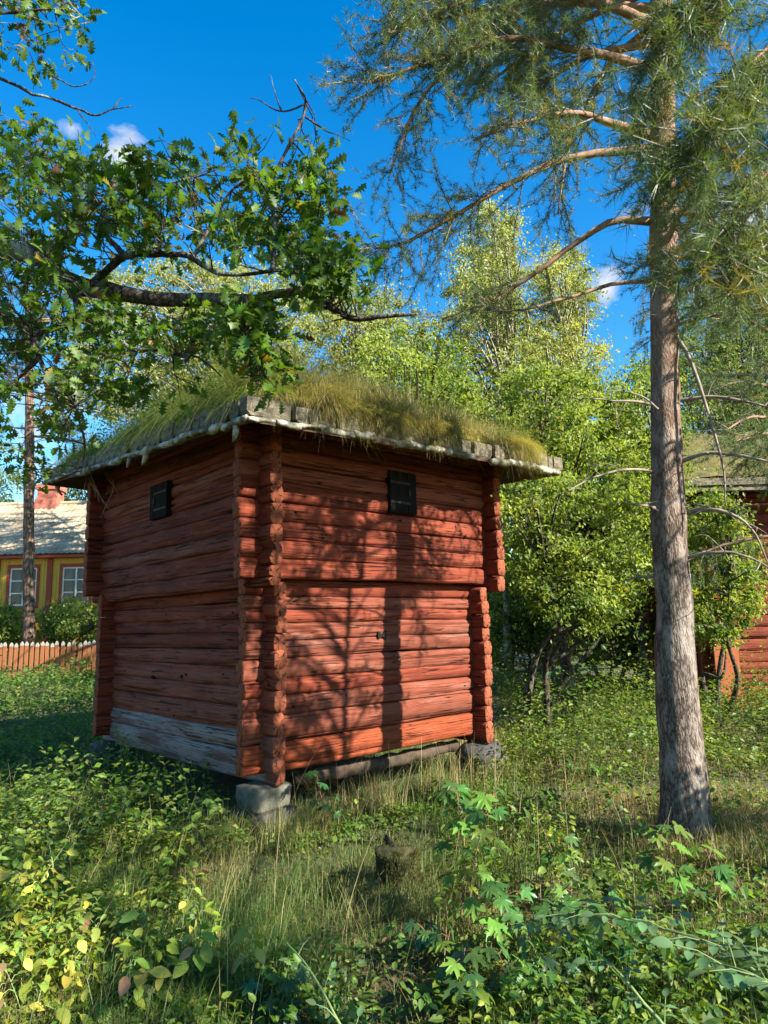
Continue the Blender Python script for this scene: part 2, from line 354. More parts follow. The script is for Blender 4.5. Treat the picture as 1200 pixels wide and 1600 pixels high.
M_stone2 = simple('dark_granite', (.018,.017,.016), (.07,.068,.062), (1,1,1), 10, .8, .7, .02, 9)
M_moss = simple('mossy_wood', (.008,.009,.004), (.06,.055,.02), (1,1,.4), 12, 1, .9, .03)
M_beam = simple('weathered_beam', (.025,.017,.011), (.085,.058,.036), (1,1,1), 9, .9, .5)
def birchbark():
    m, t, b = mat('birch_bark'); p = geo_pos(t); n = noise(t, p, 7, 6, .6); c = ramp(t, n, [(.34, (.06,.05,.035)), (.47, (.30,.275,.21)), (.64, (.46,.43,.36))])
    l = noise(t, geo_pos(t, (9, 9, 60)), 1.2, 2); c = mixc(t, ramp(t, l, [(.62, (0,0,0)), (.68, (1,1,1))]), c, (.05,.042,.035))
    mo = noise(t, p, 6.5, 6); c = mixc(t, ramp(t, mo, [(.46, (0,0,0)), (.56, (1,1,1))]), c, (.075,.075,.035))
    t.links.new(c, b.inputs['Base Color']); b.inputs['Roughness'].default_value = .7; bump(t, b, n, .6, .01); return m
M_birch = birchbark()

# ------------------------------------------------------------------ ground
CORNER = onY(410, 1210, 6.0); O = np.array([CORNER[0], CORNER[1], 0.])
RW, LW, T_, PROT, OV = 2.83, 3.39, .125, .17, .14
def hut_uv(p): d = np.asarray(p)[..., :2]-O[:2]; return d @ dR[:2], d @ dL[:2]
def gz(x, y):
    x = np.asarray(x, float); y = np.asarray(y, float)
    p = np.stack([x, y, 0*x], -1)
    near = np.clip((14-np.hypot(x, y))/8, .25, 1)
    z = near*(.07*fbm(p*.7, 11, 3)) + .02*fbm(p*3.1, 5, 2)
    z = z + .30*np.clip((y-12)/14, 0, 1)           # the land rises a little towards the houses
    return z - .02
xs = np.concatenate([np.linspace(-300, -14, 20), np.linspace(-13.6, 13.6, 150), np.linspace(14, 300, 20)])
ys = np.concatenate([np.linspace(-60, -2, 8), np.linspace(-1.7, 18, 120), np.linspace(18.6, 60, 30), np.linspace(65, 400, 14)])
X, Y = np.meshgrid(xs, ys); V = np.stack([X, Y, gz(X, Y)], -1).reshape(-1, 3)
nx = len(xs); i = np.arange(len(ys)-1)[:, None]*nx + np.arange(nx-1)[None]
Q = np.stack([i, i+1, i+nx+1, i+nx], -1).reshape(-1, 4)
m, t, b = mat('forest_floor'); p = geo_pos(t); n1 = noise(t, p, .9, 6); n2 = noise(t, p, 14, 6, .65)
c = ramp(t, n1, [(.3, (.05,.065,.016)), (.5, (.10,.09,.035)), (.7, (.07,.095,.022))])
c = mixc(t, .8, c, ramp(t, n2, [(.3, (.3,.3,.3)), (.7, (1.1,1.05,1))]), 'MULTIPLY'); t.links.new(c, b.inputs['Base Color']); b.inputs['Roughness'].default_value = 1
bump(t, b, n2, 1., .04)
g = obj('ground', V, [Q], m, None, None, True, np.zeros(3)); tag(g, 'grassy forest ground under and around the log storehouse', 'ground', kind='structure')

# ------------------------------------------------------------------ the storehouse
hut = empty('log_storehouse', O, 'small two-storey red log storehouse with overhanging upper floor and grass roof', 'storehouse')
def log(name, start, d, n, length, z0, z1, thick, seed, m, taper=0., ncrack=2, parent=None):
    rg = np.random.default_rng(seed); h = z1-z0+.005; half = h/2; ht = thick/2
    # profile: angle list, dense on the outer side, crack triplets inserted
    ph = list(np.linspace(-math.pi, math.pi, 19)[:-1]); cr = []
    for k in range(ncrack):
        a = rg.uniform(-.75, .75); cr.append(a); ph += [a-.085, a, a+.085]
    ph = np.array(sorted(ph)); keep = np.ones(len(ph), bool)
    for a in cr: keep &= ~((np.abs(ph-a) < .17) & (np.abs(np.abs(ph-a)-.085) > 1e-6) & (np.abs(ph-a) > 1e-6))
    ph = ph[keep]; K = len(ph)
    ex = 2/rg.uniform(2.7, 3.7)
    pb = np.sign(np.cos(ph))*np.abs(np.cos(ph))**ex*ht; pc = np.sign(np.sin(ph))*np.abs(np.sin(ph))**ex*half
    S = max(10, int(length/(.085 if parent is None else .3))); a_ = np.linspace(0, length, S)
    a_ = np.concatenate([[0, .006], a_[1:-1], [length-.006, length]]); S = len(a_)
    sc_ = np.ones(S); sc_[0] = sc_[-1] = .965; sc_[1] = sc_[-2] = 1.
    q = np.stack([a_*1.1, 0*a_, 0*a_], -1)
    wob = .009*fbm(q, seed, 3); wob2 = .006*fbm(q*1.3, seed+50, 3); thk = 1+.06*fbm(q*1.2, seed+90, 3)
    B = pb[None]*(sc_*thk)[:, None] + wob2[:, None]; Cz = pc[None]*(sc_)[:, None] + wob[:, None]
    qs = np.stack([np.broadcast_to(a_[:, None]*5, B.shape), B*30, Cz*30], -1); dn = .004*fbm(qs, seed+7, 3)
    B = B + np.cos(ph)[None]*dn; Cz = Cz + np.sin(ph)[None]*dn
    for k, a in enumerate(cr):
        j = int(np.argmin(np.abs(ph-a))); dep = np.clip(fbm(np.stack([a_*.9, 0*a_+k*9, 0*a_], -1), seed+33, 2)*.09+.016, 0, .045)
        B[:, j] -= dep*np.cos(a); Cz[:, j] -= dep*np.sin(a)*.5; jit = .012*fbm(q*1.5, seed+60+k, 2)
        for jj in (j-1, j, j+1): Cz[:, jj % K] += jit
    zc = (z0+z1)/2
    P = start + a_[:, None, None]*d + (B-ht)[..., None]*n + (Cz+zc)[..., None]*Z3
    V = P.reshape(-1, 3); i = np.arange(S-1)[:, None]*K; j = np.arange(K)[None]; j2 = (j+1) % K
    Q = np.stack([i+j, i+j2, i+K+j2, i+K+j], -1).reshape(-1, 4)
    V = np.concatenate([V, [P[0].mean(0)], [P[-1].mean(0)]]); c0 = S*K; j = np.arange(K)
    Tt = np.concatenate([np.stack([np.full(K, c0), (j+1) % K, j], -1), np.stack([np.full(K, c0+1), (S-1)*K+j, (S-1)*K+(j+1) % K], -1)])
    return obj(name, V, [Q, Tt], [m, END_MATS[0] if abs(d @ dR) > .9 else END_MATS[1]], parent or hut, None, True, None, [0]*len(Q)+[1]*len(Tt))
def rows(ys_, px, P, Nn): return [onPlane(px, y, P, Nn)[2] for y in ys_]
OU = O + OV*(nL+nR); RU, LU = RW+2*OV, LW+2*OV
lowL = rows([1216,1173,1143,1105,1074,1043,1016,990,966,941,914], 374, O, nL)
lowR = rows([1206,1161,1120,1088,1062,1029,1001,973,951,931,904], 440, O, nR)
upL = rows([919,889,856,829,797,771,745,720,694,668,640], 374, OU, nL)
upR = rows([903,872,842,812,782,751,724,697,671,645], 440, OU, nR)
sd = 100
for storey, (P0, rl, ll, rR, rL) in enumerate(((O, RW, LW, lowR, lowL), (OU, RU, LU, upR, upL))):
    for k in range(len(rR)-1):            # walls along dR: the sunny one and the one behind
        sd += 1; rgk = np.random.default_rng(sd)
        mm = M_fresh if (storey == 0 and k == 0) else (M_logR2 if storey == 0 and rgk.random() < .7 else (M_logR2 if rgk.random() < .3 else M_logR))
        e0, e1 = rgk.uniform(-.01, .015, 2)
        st = P0-dR*(PROT+e0)
        log('log', st, dR, nR, rl+2*PROT+e0+e1, rR[k], rR[k+1], T_, sd, mm)
        log('log', P0+dL*ll-dR*PROT, dR, -nR, rl+2*PROT, rR[k], rR[k+1], T_, sd+1000, M_logR, ncrack=1)
    for k in range(len(rL)-1):
        sd += 1; rgk = np.random.default_rng(sd)
        mm = M_grey if (storey == 0 and k < 2) else (M_logL2 if (storey == 0 and k < 5) or rgk.random() < .25 else M_logL)
        e0, e1 = rgk.uniform(-.012, .018, 2)
        log('log', P0-dL*(PROT+e0), dL, nL, ll+2*PROT+e0+e1, rL[k], rL[k+1], T_, sd, mm)
        log('log', P0+dR*rl-dL*(PROT+e0), dL, -nL, ll+2*PROT+e0, rL[k], rL[k+1], T_, sd+2000, M_logL, ncrack=1)
# floors (inside) so no light passes
for zf, P0, rl, ll in ((lowR[0]+.05, O, RW, LW), (upR[0]+.06, OU, RU, LU)):
    c = P0 + dR*rl/2 + dL*ll/2 + Z3*zf
    MB().box(c, (rl/2-.03, ll/2-.03, .02), dR, dL).build('floor', M_deck, hut)
# shutters
def shutter(px0, px1, py0, py1, P, Nn, d, proud, mats):
    a = onPlane(px0, (py0+py1)/2, P, Nn); b_ = onPlane(px1, (py0+py1)/2, P, Nn); w_ = abs((b_-a) @ d)
    zt = onPlane((px0+px1)/2, py0, P, Nn)[2]; zb = onPlane((px0+px1)/2, py1, P, Nn)[2]
    c = (a+b_)/2; c[2] = (zt+zb)/2
    s_ = MB()
    s_.box(c+Nn*(proud-.03), (w_/2, .03, (zt-zb)/2), d, Nn)
    so_ = s_.build('shutter', M_shut, hut)
    for k in range(3):
        MB().box(c+d*((k-1)*w_/3)+Nn*(proud+.006), (w_/6-.003, .008, (zt-zb)/2-.004-.004*k), d, Nn).build('plank', M_shut, so_)
    for zz in (.22, -.25):
        MB().box(c+Nn*(proud+.018)-d*w_*.12+Z3*zz*(zt-zb), (w_*.36, .003, .012), d, Nn).build('strap_hinge', M_iron, so_)
    MB().box(c+Nn*(proud+.022)+d*w_*.2, (.012, .008, .03), d, Nn).build('latch', M_iron, so_)
shutter(241, 267, 756, 810, OU, nL, dL, .035, None)
shutter(606, 647, 738, 803, OU, nR, dR, .022, None)
for px, py, P0, n_, d_, rr in ((238,1058,O,nL,dL,.022), (284,1057,O,nL,dL,.028), (291,1054,O,nL,dL,.018), (349,1054,O,nL,dL,.009), (364,957,O,nL,dL,.016), (260,960,O,nL,dL,.012), (462,938,O,nR,dR,.013), (626,813,OU,nR,dR,.012), (463,800,OU,nR,dR,.015), (459,1104,O,nR,dR,.014), (541,1087,O,nR,dR,.010), (726,1071,O,nR,dR,.011), (272,1118,O,nL,dL,.010), (755,826,OU,nR,dR,.012)):
    c = onPlane(px, py, P0, n_); th = np.linspace(0, 2*math.pi, 11)[:-1]
    mb = MB(); ring = c+n_*.006+np.stack([d_*math.cos(a)*rr*(1+.25*math.sin(3*a+px))+Z3*math.sin(a)*rr*.8 for a in th])
    mb.add(np.concatenate([ring, ring-n_*.05, [c+n_*.007]]), [[k, (k+1) % 10, 10+(k+1) % 10, 10+k] for k in range(10)], [[20, k, (k+1) % 10] for k in range(10)])
    mb.build('knot_hole', M_black, hut)  # solid plug, its black colour standing in for the hole's shade
c = onPlane(597, 993, O, nR); pts = [(-.085,.055),(0,.012),(.06,.07),(.055,-.06),(0,-.012),(-.075,-.05)]
v = np.array([c+dR*a*.75+Z3*b_*.75+nR*.010 for a, b_ in pts]); v2 = v-nR*.05
MB().add(np.concatenate([v, v2]), [[k, (k+1) % 6, 6+(k+1) % 6, 6+k] for k in range(6)]+[[0,1,4,5],[1,2,3,4]]).build('vent_opening', M_black, hut)  # solid plate, black in place of the vent's inner shade

# roof: eave corners, heights read off the photograph at their places in plan
OH = .55
OL, OR = .48, .60; cN = OU + OL*nL + OR*nR; cF = OU + dL*LU + OH*(nR*-1+nL)*1.0; cRt = OU + dR*RU + OH*(nR-nL)
cF = OU + dL*(LU+OH) + nL*OL; cRt = OU + dR*(RU+OH) + nR*OR; cB = OU + dL*(LU+OH) + dR*(RU+OH)
def zat(p, py):
    q = proj(p); lo, hi = 0., 8.
    for _ in range(40):
        mid = (lo+hi)/2
        if proj(np.array([p[0], p[1], mid]))[1] > py: lo = mid
        else: hi = mid
    return (lo+hi)/2
zN = zat(cN, 648); zF = zat(cF, 752); zR = zat(cRt, 734); zB = (zF+zR)/2
print('eave heights', zN, zF, zR, proj(np.array([*cN[:2], zN])), proj(np.array([*cF[:2], zF])), proj(np.array([*cRt[:2], zR])))
EV = [np.array([*c_[:2], z_]) for c_, z_ in ((cN, zN), (cRt, zR), (cB, zB), (cF, zF))]
APEX = (EV[0]+EV[2])/2; APEX[2] = max(zN, zF, zR)+.72
cen = np.mean(EV, 0)
# deck: thin pyramid shell from the eaves to the top, under the turf
low = [e-Z3*.01 for e in EV]; mb = MB(); vv = np.array(low+[APEX-Z3*.02]+[e-Z3*.05 for e in EV]+[APEX-Z3*.10])
mb.add(vv, [[0,1,6,5],[1,2,7,6],[2,3,8,7],[3,0,5,8]], [[0,4,1],[1,4,2],[2,4,3],[3,4,0],[5,6,9],[6,7,9],[7,8,9],[8,5,9]])
mb.build('roof_deck', M_deck, hut)
# ends of the split logs that hold the bark, one by one along every eave
def eave_planks(a, b_, seed, rough):
    rg = np.random.default_rng(seed); d = unit(b_-a); dz = d.copy(); Ltot = np.linalg.norm(b_-a)
    inn = unit(np.cross(Z3, d)); 
    if inn @ (cen-a) < 0: inn = -inn
    s_ = -.02
    while s_ < Ltot-.05:
        wd = rg.uniform(.11, .21); hgt = rg.uniform(.122, .138)+rough*rg.uniform(-.02, .02); back = max(.1, min(.55, .85*min(s_+wd*.5, Ltot-s_-wd*.5)))
        cpt = a + d*(s_+wd/2) + inn*rg.uniform(-.02, .03+rough*.03) + Z3*rough*rg.uniform(-.012, .012)
        hw = wd/2-.001; ch = rg.uniform(.018, .04)
        pr = np.array([(-hw, ch*1.1), (-hw+ch, 0), (hw-ch, 0), (hw, ch*1.1), (hw-.001, hgt+.012), (hw*.4, hgt+.02), (-hw+.001, hgt+.012)])
        pr[:, 1] += rg.uniform(-.006, .006, 7); tilt = rough*rg.uniform(-.10, .10)
        slope = Z3*.30
        n_ = len(pr); vs = []
        for kk, (bk, scl) in enumerate(((0, .985), (.006, 1.), (back, 1.))):
            for x_, z_ in pr: vs.append(cpt + d*(x_*scl + tilt*z_) + Z3*((z_-hgt/2)*scl+hgt/2) + (inn+slope*(bk > .1))*bk)
        vs = np.array(vs); vs[:n_] += inn*(.02*rough*fbm(vs[:n_]*9, seed, 2))[:, None]
        Qs = [[r_*n_+k, r_*n_+(k+1) % n_, (r_+1)*n_+(k+1) % n_, (r_+1)*n_+k] for r_ in (0, 1) for k in range(n_)]
        Ts = [[0, k+1, k] for k in range(1, n_-1)]
        MB().add(vs, Qs, Ts).build('roof_plank', M_plank, hut)
        s_ += wd + (rg.uniform(.0, .012) if rough > .5 else .001)
eave_planks(EV[0], EV[3], 1, .1); eave_planks(EV[0], EV[1], 2, .55); eave_planks(EV[1], EV[2], 3, .6); eave_planks(EV[3], EV[2], 4, .6)
# birch bark rolls under the plank ends
def bark_rolls(a, b_, seed):
    rg = np.random.default_rng(seed); d = unit(b_-a); Ltot = np.linalg.norm(b_-a); inn = unit(np.cross(Z3, d))
    if inn @ (cen-a) < 0: inn = -inn
    s_ = .0
    while s_ < Ltot-.1:
        ln = rg.uniform(.16, .42); r_ = rg.uniform(.016, .040); n_ = 9; tt = np.linspace(0, 1, n_)[:, None]
        j0, j1 = rg.uniform(-.018, .018, 2); q0 = a+d*s_+inn*rg.uniform(-.035, .02)-Z3*(r_*.75+.0)+Z3*j0; q1 = a+d*min(s_+ln+.05, Ltot+.04)+inn*rg.uniform(-.035, .02)-Z3*r_*.75+Z3*j1
        P = q0*(1-tt)+q1*tt; rr = r_*(1+.18*fbm(np.stack([tt[:, 0]*3, 0*tt[:, 0], 0*tt[:, 0]+s_], -1), seed, 2)); rr[0] *= .8; rr[-1] *= .75
        V_, Q_, T2 = tube(P, rr, 12, seed+int(s_*100), .42)
        if rg.random() < .88: MB().add(V_, Q_, T2).build('bark_roll', M_birch, hut, True)
        if rg.random() < .12:              # a torn flap hanging down
            f0 = a+d*(s_+ln*.5)-Z3*.05+inn*.01; L_ = rg.uniform(.05, .13); g_ = rg.uniform(-.06, .06)
            mb = MB(); P = np.array([f0, f0+d*g_*.5-Z3*L_*.6, f0+d*(g_+.03)-Z3*L_]); mb.tube(P, [.03, .022, .010], 7, 5, .5); mb.build('bark_flap', M_birch, hut, True)
        s_ += ln
bark_rolls(EV[0], EV[3], 21); bark_rolls(EV[0], EV[1], 22); bark_rolls(EV[1], EV[2], 23); bark_rolls(EV[3], EV[2], 24)
# turf
def roof_pt(u, v):
    """u,v in 0..1 over the eave rectangle"""
    u = np.asarray(u, float)[..., None]; v = np.asarray(v, float)[..., None]
    base = EV[0]*(1-u)*(1-v)+EV[1]*u*(1-v)+EV[2]*u*v+EV[3]*(1-u)*v
    k = np.minimum(np.minimum(u, 1-u), np.minimum(v, 1-v))*2
    topz = APEX[2]
    z = base[..., 2:]*(1-k)+topz*k + .15
    p = np.concatenate([base[..., :2], z], -1)
    return p
G = 60; uu, vv_ = np.meshgrid(np.linspace(.018, .982, G), np.linspace(.018, .982, G)); P = roof_pt(uu, vv_)
edge = np.minimum(np.minimum(uu, 1-uu), np.minimum(vv_, 1-vv_)); P[..., 2] += .05*fbm(P*2.2, 3, 3)*np.clip(edge*14, .3, 1) - .10*np.exp(-edge*60) + .03
i = np.arange(G-1)[:, None]*G+np.arange(G-1)[None]; Qt = np.stack([i, i+1, i+G+1, i+G], -1).reshape(-1, 4)
obj('roof_turf', P.reshape(-1, 3), [Qt], M_soil, hut, None, True)

# ------------------------------------------------------------------ grass
def blades(P, h, wd, az, lean, droop, col, segs=3):
    """vectorised curved blades"""
    n = len(P); ts = np.linspace(0, 1, segs+1); d = np.stack([np.cos(az), np.sin(az), 0*az], -1); s_ = np.stack([-np.sin(az+.6), np.cos(az+.6), 0*az], -1)
    V = np.zeros((n, 2*segs+1, 3)); C = np.zeros((n, 2*segs+1, 3))
    for k, t_ in enumerate(ts):
        c = P + Z3*(h*(t_-droop*t_*t_))[:, None] + d*(h*lean*t_**1.7)[:, None]
        ww = (wd*(1-t_)**.7)[:, None]*s_*.5
        if k < segs: V[:, 2*k] = c-ww; V[:, 2*k+1] = c+ww
        else: V[:, 2*k] = c
    C[:] = col[:, None]
    Ts = []
    for k in range(segs-1): a = 2*k; Ts += [[a, a+1, a+3], [a, a+3, a+2]]
    a = 2*(segs-1); Ts.append([a, a+1, a+2]); Ts = np.array(Ts)
    T = (Ts[None]+(np.arange(n)*(2*segs+1))[:, None, None]).reshape(-1, 3)
    return V.reshape(-1, 3), T, C.reshape(-1, 3)
GREEN = np.array([.09,.16,.026]); LIME = np.array([.19,.26,.04]); DRY = np.array([.33,.25,.10]); STRAW = np.array([.42,.34,.16]); DEEP = np.array([.035,.085,.02])
def mixcol(w_, a, b_): return a*(1-w_[:, None])+b_*w_[:, None]
# roof grass
n = 36000; rg = np.random.default_rng(31)
u_ = rg.random(n); v_ = rg.random(n); sel = rg.random(n); 
near_edge = sel < .42
which = rg.random(n)
u_ = np.where(near_edge & (which < .5), np.abs(rg.normal(0, .05, n))+.012, u_); v_ = np.where(near_edge & (which >= .5), np.abs(rg.normal(0, .05, n))+.012, v_)
pk = fbm(roof_pt(np.clip(u_, 0, 1), np.clip(v_, 0, 1))*2.6, 47, 2); ok = (u_ < .985) & (v_ < .985) & (u_ > 0) & (v_ > 0) & (rg.random(n) < np.clip(np.where(np.minimum(u_, v_) < .07, .16+.8*pk, .62+.5*pk), .06, 1)); u_, v_ = u_[ok], v_[ok]; n = len(u_)
P = roof_pt(u_, v_); P[:, 2] += .02; tall = fbm(P*2.8, 41, 3); edge = np.minimum(u_, v_)
P[:, 2] -= .03 + .10*np.exp(-edge*60)
h_ = np.clip(.10+.22*rg.random(n)+.17*tall, .05, .6)
# drier over the sunny eave, greener on the shaded slope
dryw = np.clip(.28+1.1*((v_ < u_)*.5)+.8*fbm(P*1.9, 43, 3)+rg.normal(0, .22, n), 0, 1)
dryw = np.where((v_ >= u_), dryw*.55, dryw)
c = mixcol(dryw, mixcol(rg.random(n), GREEN, LIME), mixcol(rg.random(n), DRY, STRAW))
az = rg.uniform(0, 2*math.pi, n); ein = edge < .045
out = np.where(u_ < v_, math.atan2(nL[1], nL[0]), math.atan2(nR[1], nR[0])); az = np.where(ein, out+rg.normal(0, .9, n), az)
lean = np.where(ein, rg.uniform(.5, 1.1, n), rg.uniform(.1, .6, n)); droop = np.where(ein & (rg.random(n) < .6), rg.uniform(.8, 1.9, n), rg.uniform(.05, .45, n))
V, T, C = blades(P, h_, np.full(n, .0065), az, lean, droop, c, 4)
o = obj('roof_grass', V, [T], M_grass, hut, C); o['kind'] = 'stuff'
# taller tussocks and weeds
n = 15000; nt_ = 120; tu = rg.random(nt_)**1.5*.9+.03; tv_ = rg.random(nt_)**1.5*.9+.03; ci = rg.integers(0, nt_, n); th_ = rg.uniform(.28, .75, nt_); td = rg.random(nt_)
u_ = np.clip(tu[ci]+rg.normal(0, .013, n), .012, .98); v_ = np.clip(tv_[ci]+rg.normal(0, .013, n), .012, .98); P = roof_pt(u_, v_); sunny = v_ < u_
dw = np.clip(td[ci]*.9+np.where(sunny, .35, -.35)+rg.normal(0, .15, n), 0, 1); c = mixcol(dw, mixcol(rg.random(n), GREEN, LIME), mixcol(rg.random(n), DRY, STRAW)); e_ = np.minimum(u_, v_) < .08
out = np.where(u_ < v_, math.atan2(nL[1], nL[0]), math.atan2(nR[1], nR[0])); az = np.where(e_, out+rg.normal(0, .8, n), rg.uniform(0, 6.28, n))
V, T, C = blades(P, th_[ci]*rg.uniform(.5, 1.1, n), np.full(n, .006), az, np.where(e_, rg.uniform(.4, 1., n), rg.uniform(.1, .7, n)), np.where(e_, rg.uniform(.5, 1.8, n), rg.uniform(.1, .6, n)), c, 4)
o = obj('roof_tussocks', V, [T], M_grass, hut, C); o['kind'] = 'stuff'
n = 13000; ns = 46; tu = np.concatenate([rg.uniform(.05, .62, 34), rg.uniform(.62, .95, 12)]); tv_ = rg.uniform(.015, .20, ns); ci = rg.integers(0, ns, n); th_ = rg.uniform(.26, .60, ns)*np.where(tu > .6, .6, 1.)
u_ = np.clip(tu[ci]+rg.normal(0, .016, n), .012, .98); v_ = np.clip(tv_[ci]+rg.normal(0, .016, n), .012, .98); P = roof_pt(u_, v_)
V, T, C = blades(P, th_[ci]*rg.uniform(.45, 1.1, n), np.full(n, .006), rg.uniform(0, 6.28, n), rg.uniform(.1, .9, n), rg.uniform(.05, .7, n), mixcol(np.clip(rg.normal(.8, .3, n), 0, 1), LIME, mixcol(rg.random(n), DRY*1.1, STRAW*1.15)), 4)
o = obj('straw_tussocks', V, [T], M_grass, hut, C); o['kind'] = 'stuff'
n = 5600; ns = 26; su = np.concatenate([rg.uniform(.14, .60, 20), rg.uniform(.60, .97, 6)]); ci = rg.integers(0, ns, n); sl_ = rg.uniform(.14, .34, ns)
u_ = np.clip(su[ci]+rg.normal(0, .018, n), .01, .99); v_ = np.abs(rg.normal(0, .02, n))+.004; P = roof_pt(u_, v_); P[:, 2] += .03
V, T, C = blades(P, sl_[ci]*rg.uniform(.6, 1.2, n), np.full(n, .006), math.atan2(nR[1], nR[0])+rg.normal(0, .55, n), rg.uniform(.5, 1.0, n), rg.uniform(1.0, 2.3, n), mixcol(np.clip(rg.normal(.75, .25, n), 0, 1), LIME, mixcol(rg.random(n), DRY, STRAW)), 4)
o = obj('hanging_straw', V, [T], M_grass, hut, C); o['kind'] = 'stuff'
n = 900; u_ = np.clip(rg.normal(.30, .16, n), .05, .9); v_ = np.clip(rg.normal(.25, .18, n), .05, .9); P = roof_pt(u_, v_)
V, T, C = blades(P, rg.uniform(.3, .62, n), np.full(n, .005), rg.uniform(0, 6.28, n), rg.uniform(.05, .4, n), rg.uniform(0, .3, n), mixcol(rg.random(n), DRY, np.array([.22,.17,.08])), 4)
o = obj('roof_weeds', V, [T], M_grass, hut, C); o['kind'] = 'stuff'
n = 9000; cu = rg.random(60); cv = rg.random(60)*.9; ci = rg.integers(0, 60, n); u_ = np.clip(cu[ci]+rg.normal(0, .03, n), .02, .97); v_ = np.clip(cv[ci]+rg.normal(0, .03, n), .02, .97)
P = roof_pt(u_, v_); P[:, 2] += np.abs(rg.normal(0, .14, n))*(.4+rg.random(60)[ci]*1.1)
V, T, C = scatter(*LEAF, P, frames(rg.normal(size=(n, 3))+Z3*.3, rg.normal(size=(n, 3))+Z3), rg.uniform(.02, .045, n), mixcol(rg.random(n), np.array([.06,.14,.025]), np.array([.15,.23,.04])))
o = obj('roof_herbs', V, [T], M_leaf, hut, C); o['kind'] = 'stuff'

# ------------------------------------------------------------------ stones and beam below the hut
def stone(name, c, half, seed, m, label, rotz=0., power=.27, tilt=0.):
    th = np.linspace(0, math.pi, 15)[1:-1]; ph = np.arange(22)/22*2*math.pi
    D = np.stack([np.sin(th)[:, None]*np.cos(ph), np.sin(th)[:, None]*np.sin(ph), np.broadcast_to(np.cos(th)[:, None], (13, 22))], -1)
    D = np.sign(D)*np.abs(D)**power; D = D/np.maximum(1, np.abs(D).max(-1, keepdims=True)); P = D*np.array(half)
    P = P*(1+.10*fbm(D*1.7, seed, 4)[..., None]); P[..., 0] += tilt*P[..., 2]
    ca, sa = math.cos(rotz), math.sin(rotz); P = np.stack([P[..., 0]*ca-P[..., 1]*sa, P[..., 0]*sa+P[..., 1]*ca, P[..., 2]], -1)+c
    V = P.reshape(-1, 3); i = np.arange(12)[:, None]*22; j = np.arange(22)[None]; j2 = (j+1) % 22
    Q = np.stack([i+j, i+22+j, i+22+j2, i+j2], -1).reshape(-1, 4); n0 = len(V); V = np.concatenate([V, [P[0].mean(0), P[-1].mean(0)]]); j = np.arange(22)
    T = np.concatenate([np.stack([np.full(22, n0), j, (j+1) % 22], -1), np.stack([np.full(22, n0+1), 12*22+(j+1) % 22, 12*22+j], -1)])
    return tag(obj(name, V, [Q, T], m, None, None, True), label, 'stone')
rz = math.atan2(dR[1], dR[0]); cs = O + dR*.03 + dL*.03
zb = min(lowR[0], lowL[0])
stone('foundation_stone', cs+Z3*(zb-.095), (.19, .165, .10), 5, M_stone, 'lichen-grey flat stone directly under the sunny corner of the storehouse', rz)
stone('foundation_stone', cs+np.array([.02, 0, .09]), (.20, .19, zb-.19-.09+.008), 6, M_stone2, 'blue-grey boulder carrying the flat corner stone, half hidden by grass', rz+.2)
cr = O + dR*(RW-.03)+dL*.02; stone('foundation_stone', cr+Z3*(zb-.13), (.24, .22, .145), 8, M_stone2, 'nearly black rounded stone under the far end of the sunny wall', rz, .75)
stone('foundation_stone', cr+dR*.02+Z3*.08, (.22, .20, .145), 9, M_stone, 'pale leaning slab below the black stone at the wall end', rz, .45, .25)
cl = O + dL*(LW-.05)+dR*.05; stone('foundation_stone', cl+Z3*(zb/2-.02), (.22, .2, zb/2+.03), 12, M_stone2, 'stone under the shaded far corner behind the bramble shoot', rz)
cb = O + dL*(LW-.05)+dR*(RW-.05); stone('foundation_stone', cb+Z3*(zb/2-.02), (.22, .2, zb/2+.03), 14, M_stone2, 'stone under the rear corner of the storehouse', rz)
mb = MB(); a = O+dR*.45+dL*.20+Z3*(zb-.062); b_ = O+dR*(RW-.20)+dL*.22+Z3*(zb-.05); mb.tube(resample([a, (a+b_)/2-Z3*.012, b_], 40), np.interp(np.linspace(0, 1, 40), [0, .3, .6, 1], [.052, .07, .064, .058]), 14, 3, .3)
tag(mb.build('timber_beam', M_beam, None, True), 'weathered brown timber lying under the bright red sill log', 'beam')
# stump
sp = onZ(622, 1375); sp[2] = gz(sp[0], sp[1])
st = empty('tree_stump', sp, 'mossy rotten tree stump standing in the grass before the storehouse', 'stump')
hh = .26; zt = np.linspace(-.08, hh, 14); P = np.stack([0*zt+sp[0], 0*zt+sp[1], zt+sp[2]], -1)
mb = MB(); mb.tube(P, .145-.02*np.clip(zt/hh, 0, 1)+.05*np.exp(-(zt+.08)*12), 26, 9, .38); top_ = mb.V[0]; up_ = np.clip((top_[:, 2]-sp[2]-hh*.45)/(hh*.55), 0, 1); top_[:, 2] += up_*.05*fbm(top_*np.array([14, 14, 0])+4, 6, 2); mb.build('wood', M_moss, st, True)
n = 6500; th = rg.uniform(0, 6.28, n); q = np.sqrt(rg.random(n)); P = np.stack([sp[0]+.13*q*np.cos(th), sp[1]+.13*q*np.sin(th), sp[2]+hh+.015*fbm(np.stack([np.cos(th)*q*3, np.sin(th)*q*3, 0*q], -1), 1, 2)], -1)
side = rg.random(n) < .45; P[side, :2] = sp[:2]+.14*np.stack([np.cos(th), np.sin(th)], -1)[side]; P[side, 2] = sp[2]+hh*rg.uniform(.15, 1, side.sum())
V, T, C = blades(P-Z3*.02, rg.uniform(.015, .05, n), np.full(n, .005), rg.uniform(0, 6.28, n), rg.uniform(0, 1.2, n), 0*th+.2, mixcol(rg.random(n), np.array([.05,.06,.012]), np.array([.14,.14,.04])), 2)
o = obj('moss', V, [T], M_grass, st, C); o['kind'] = 'stuff'

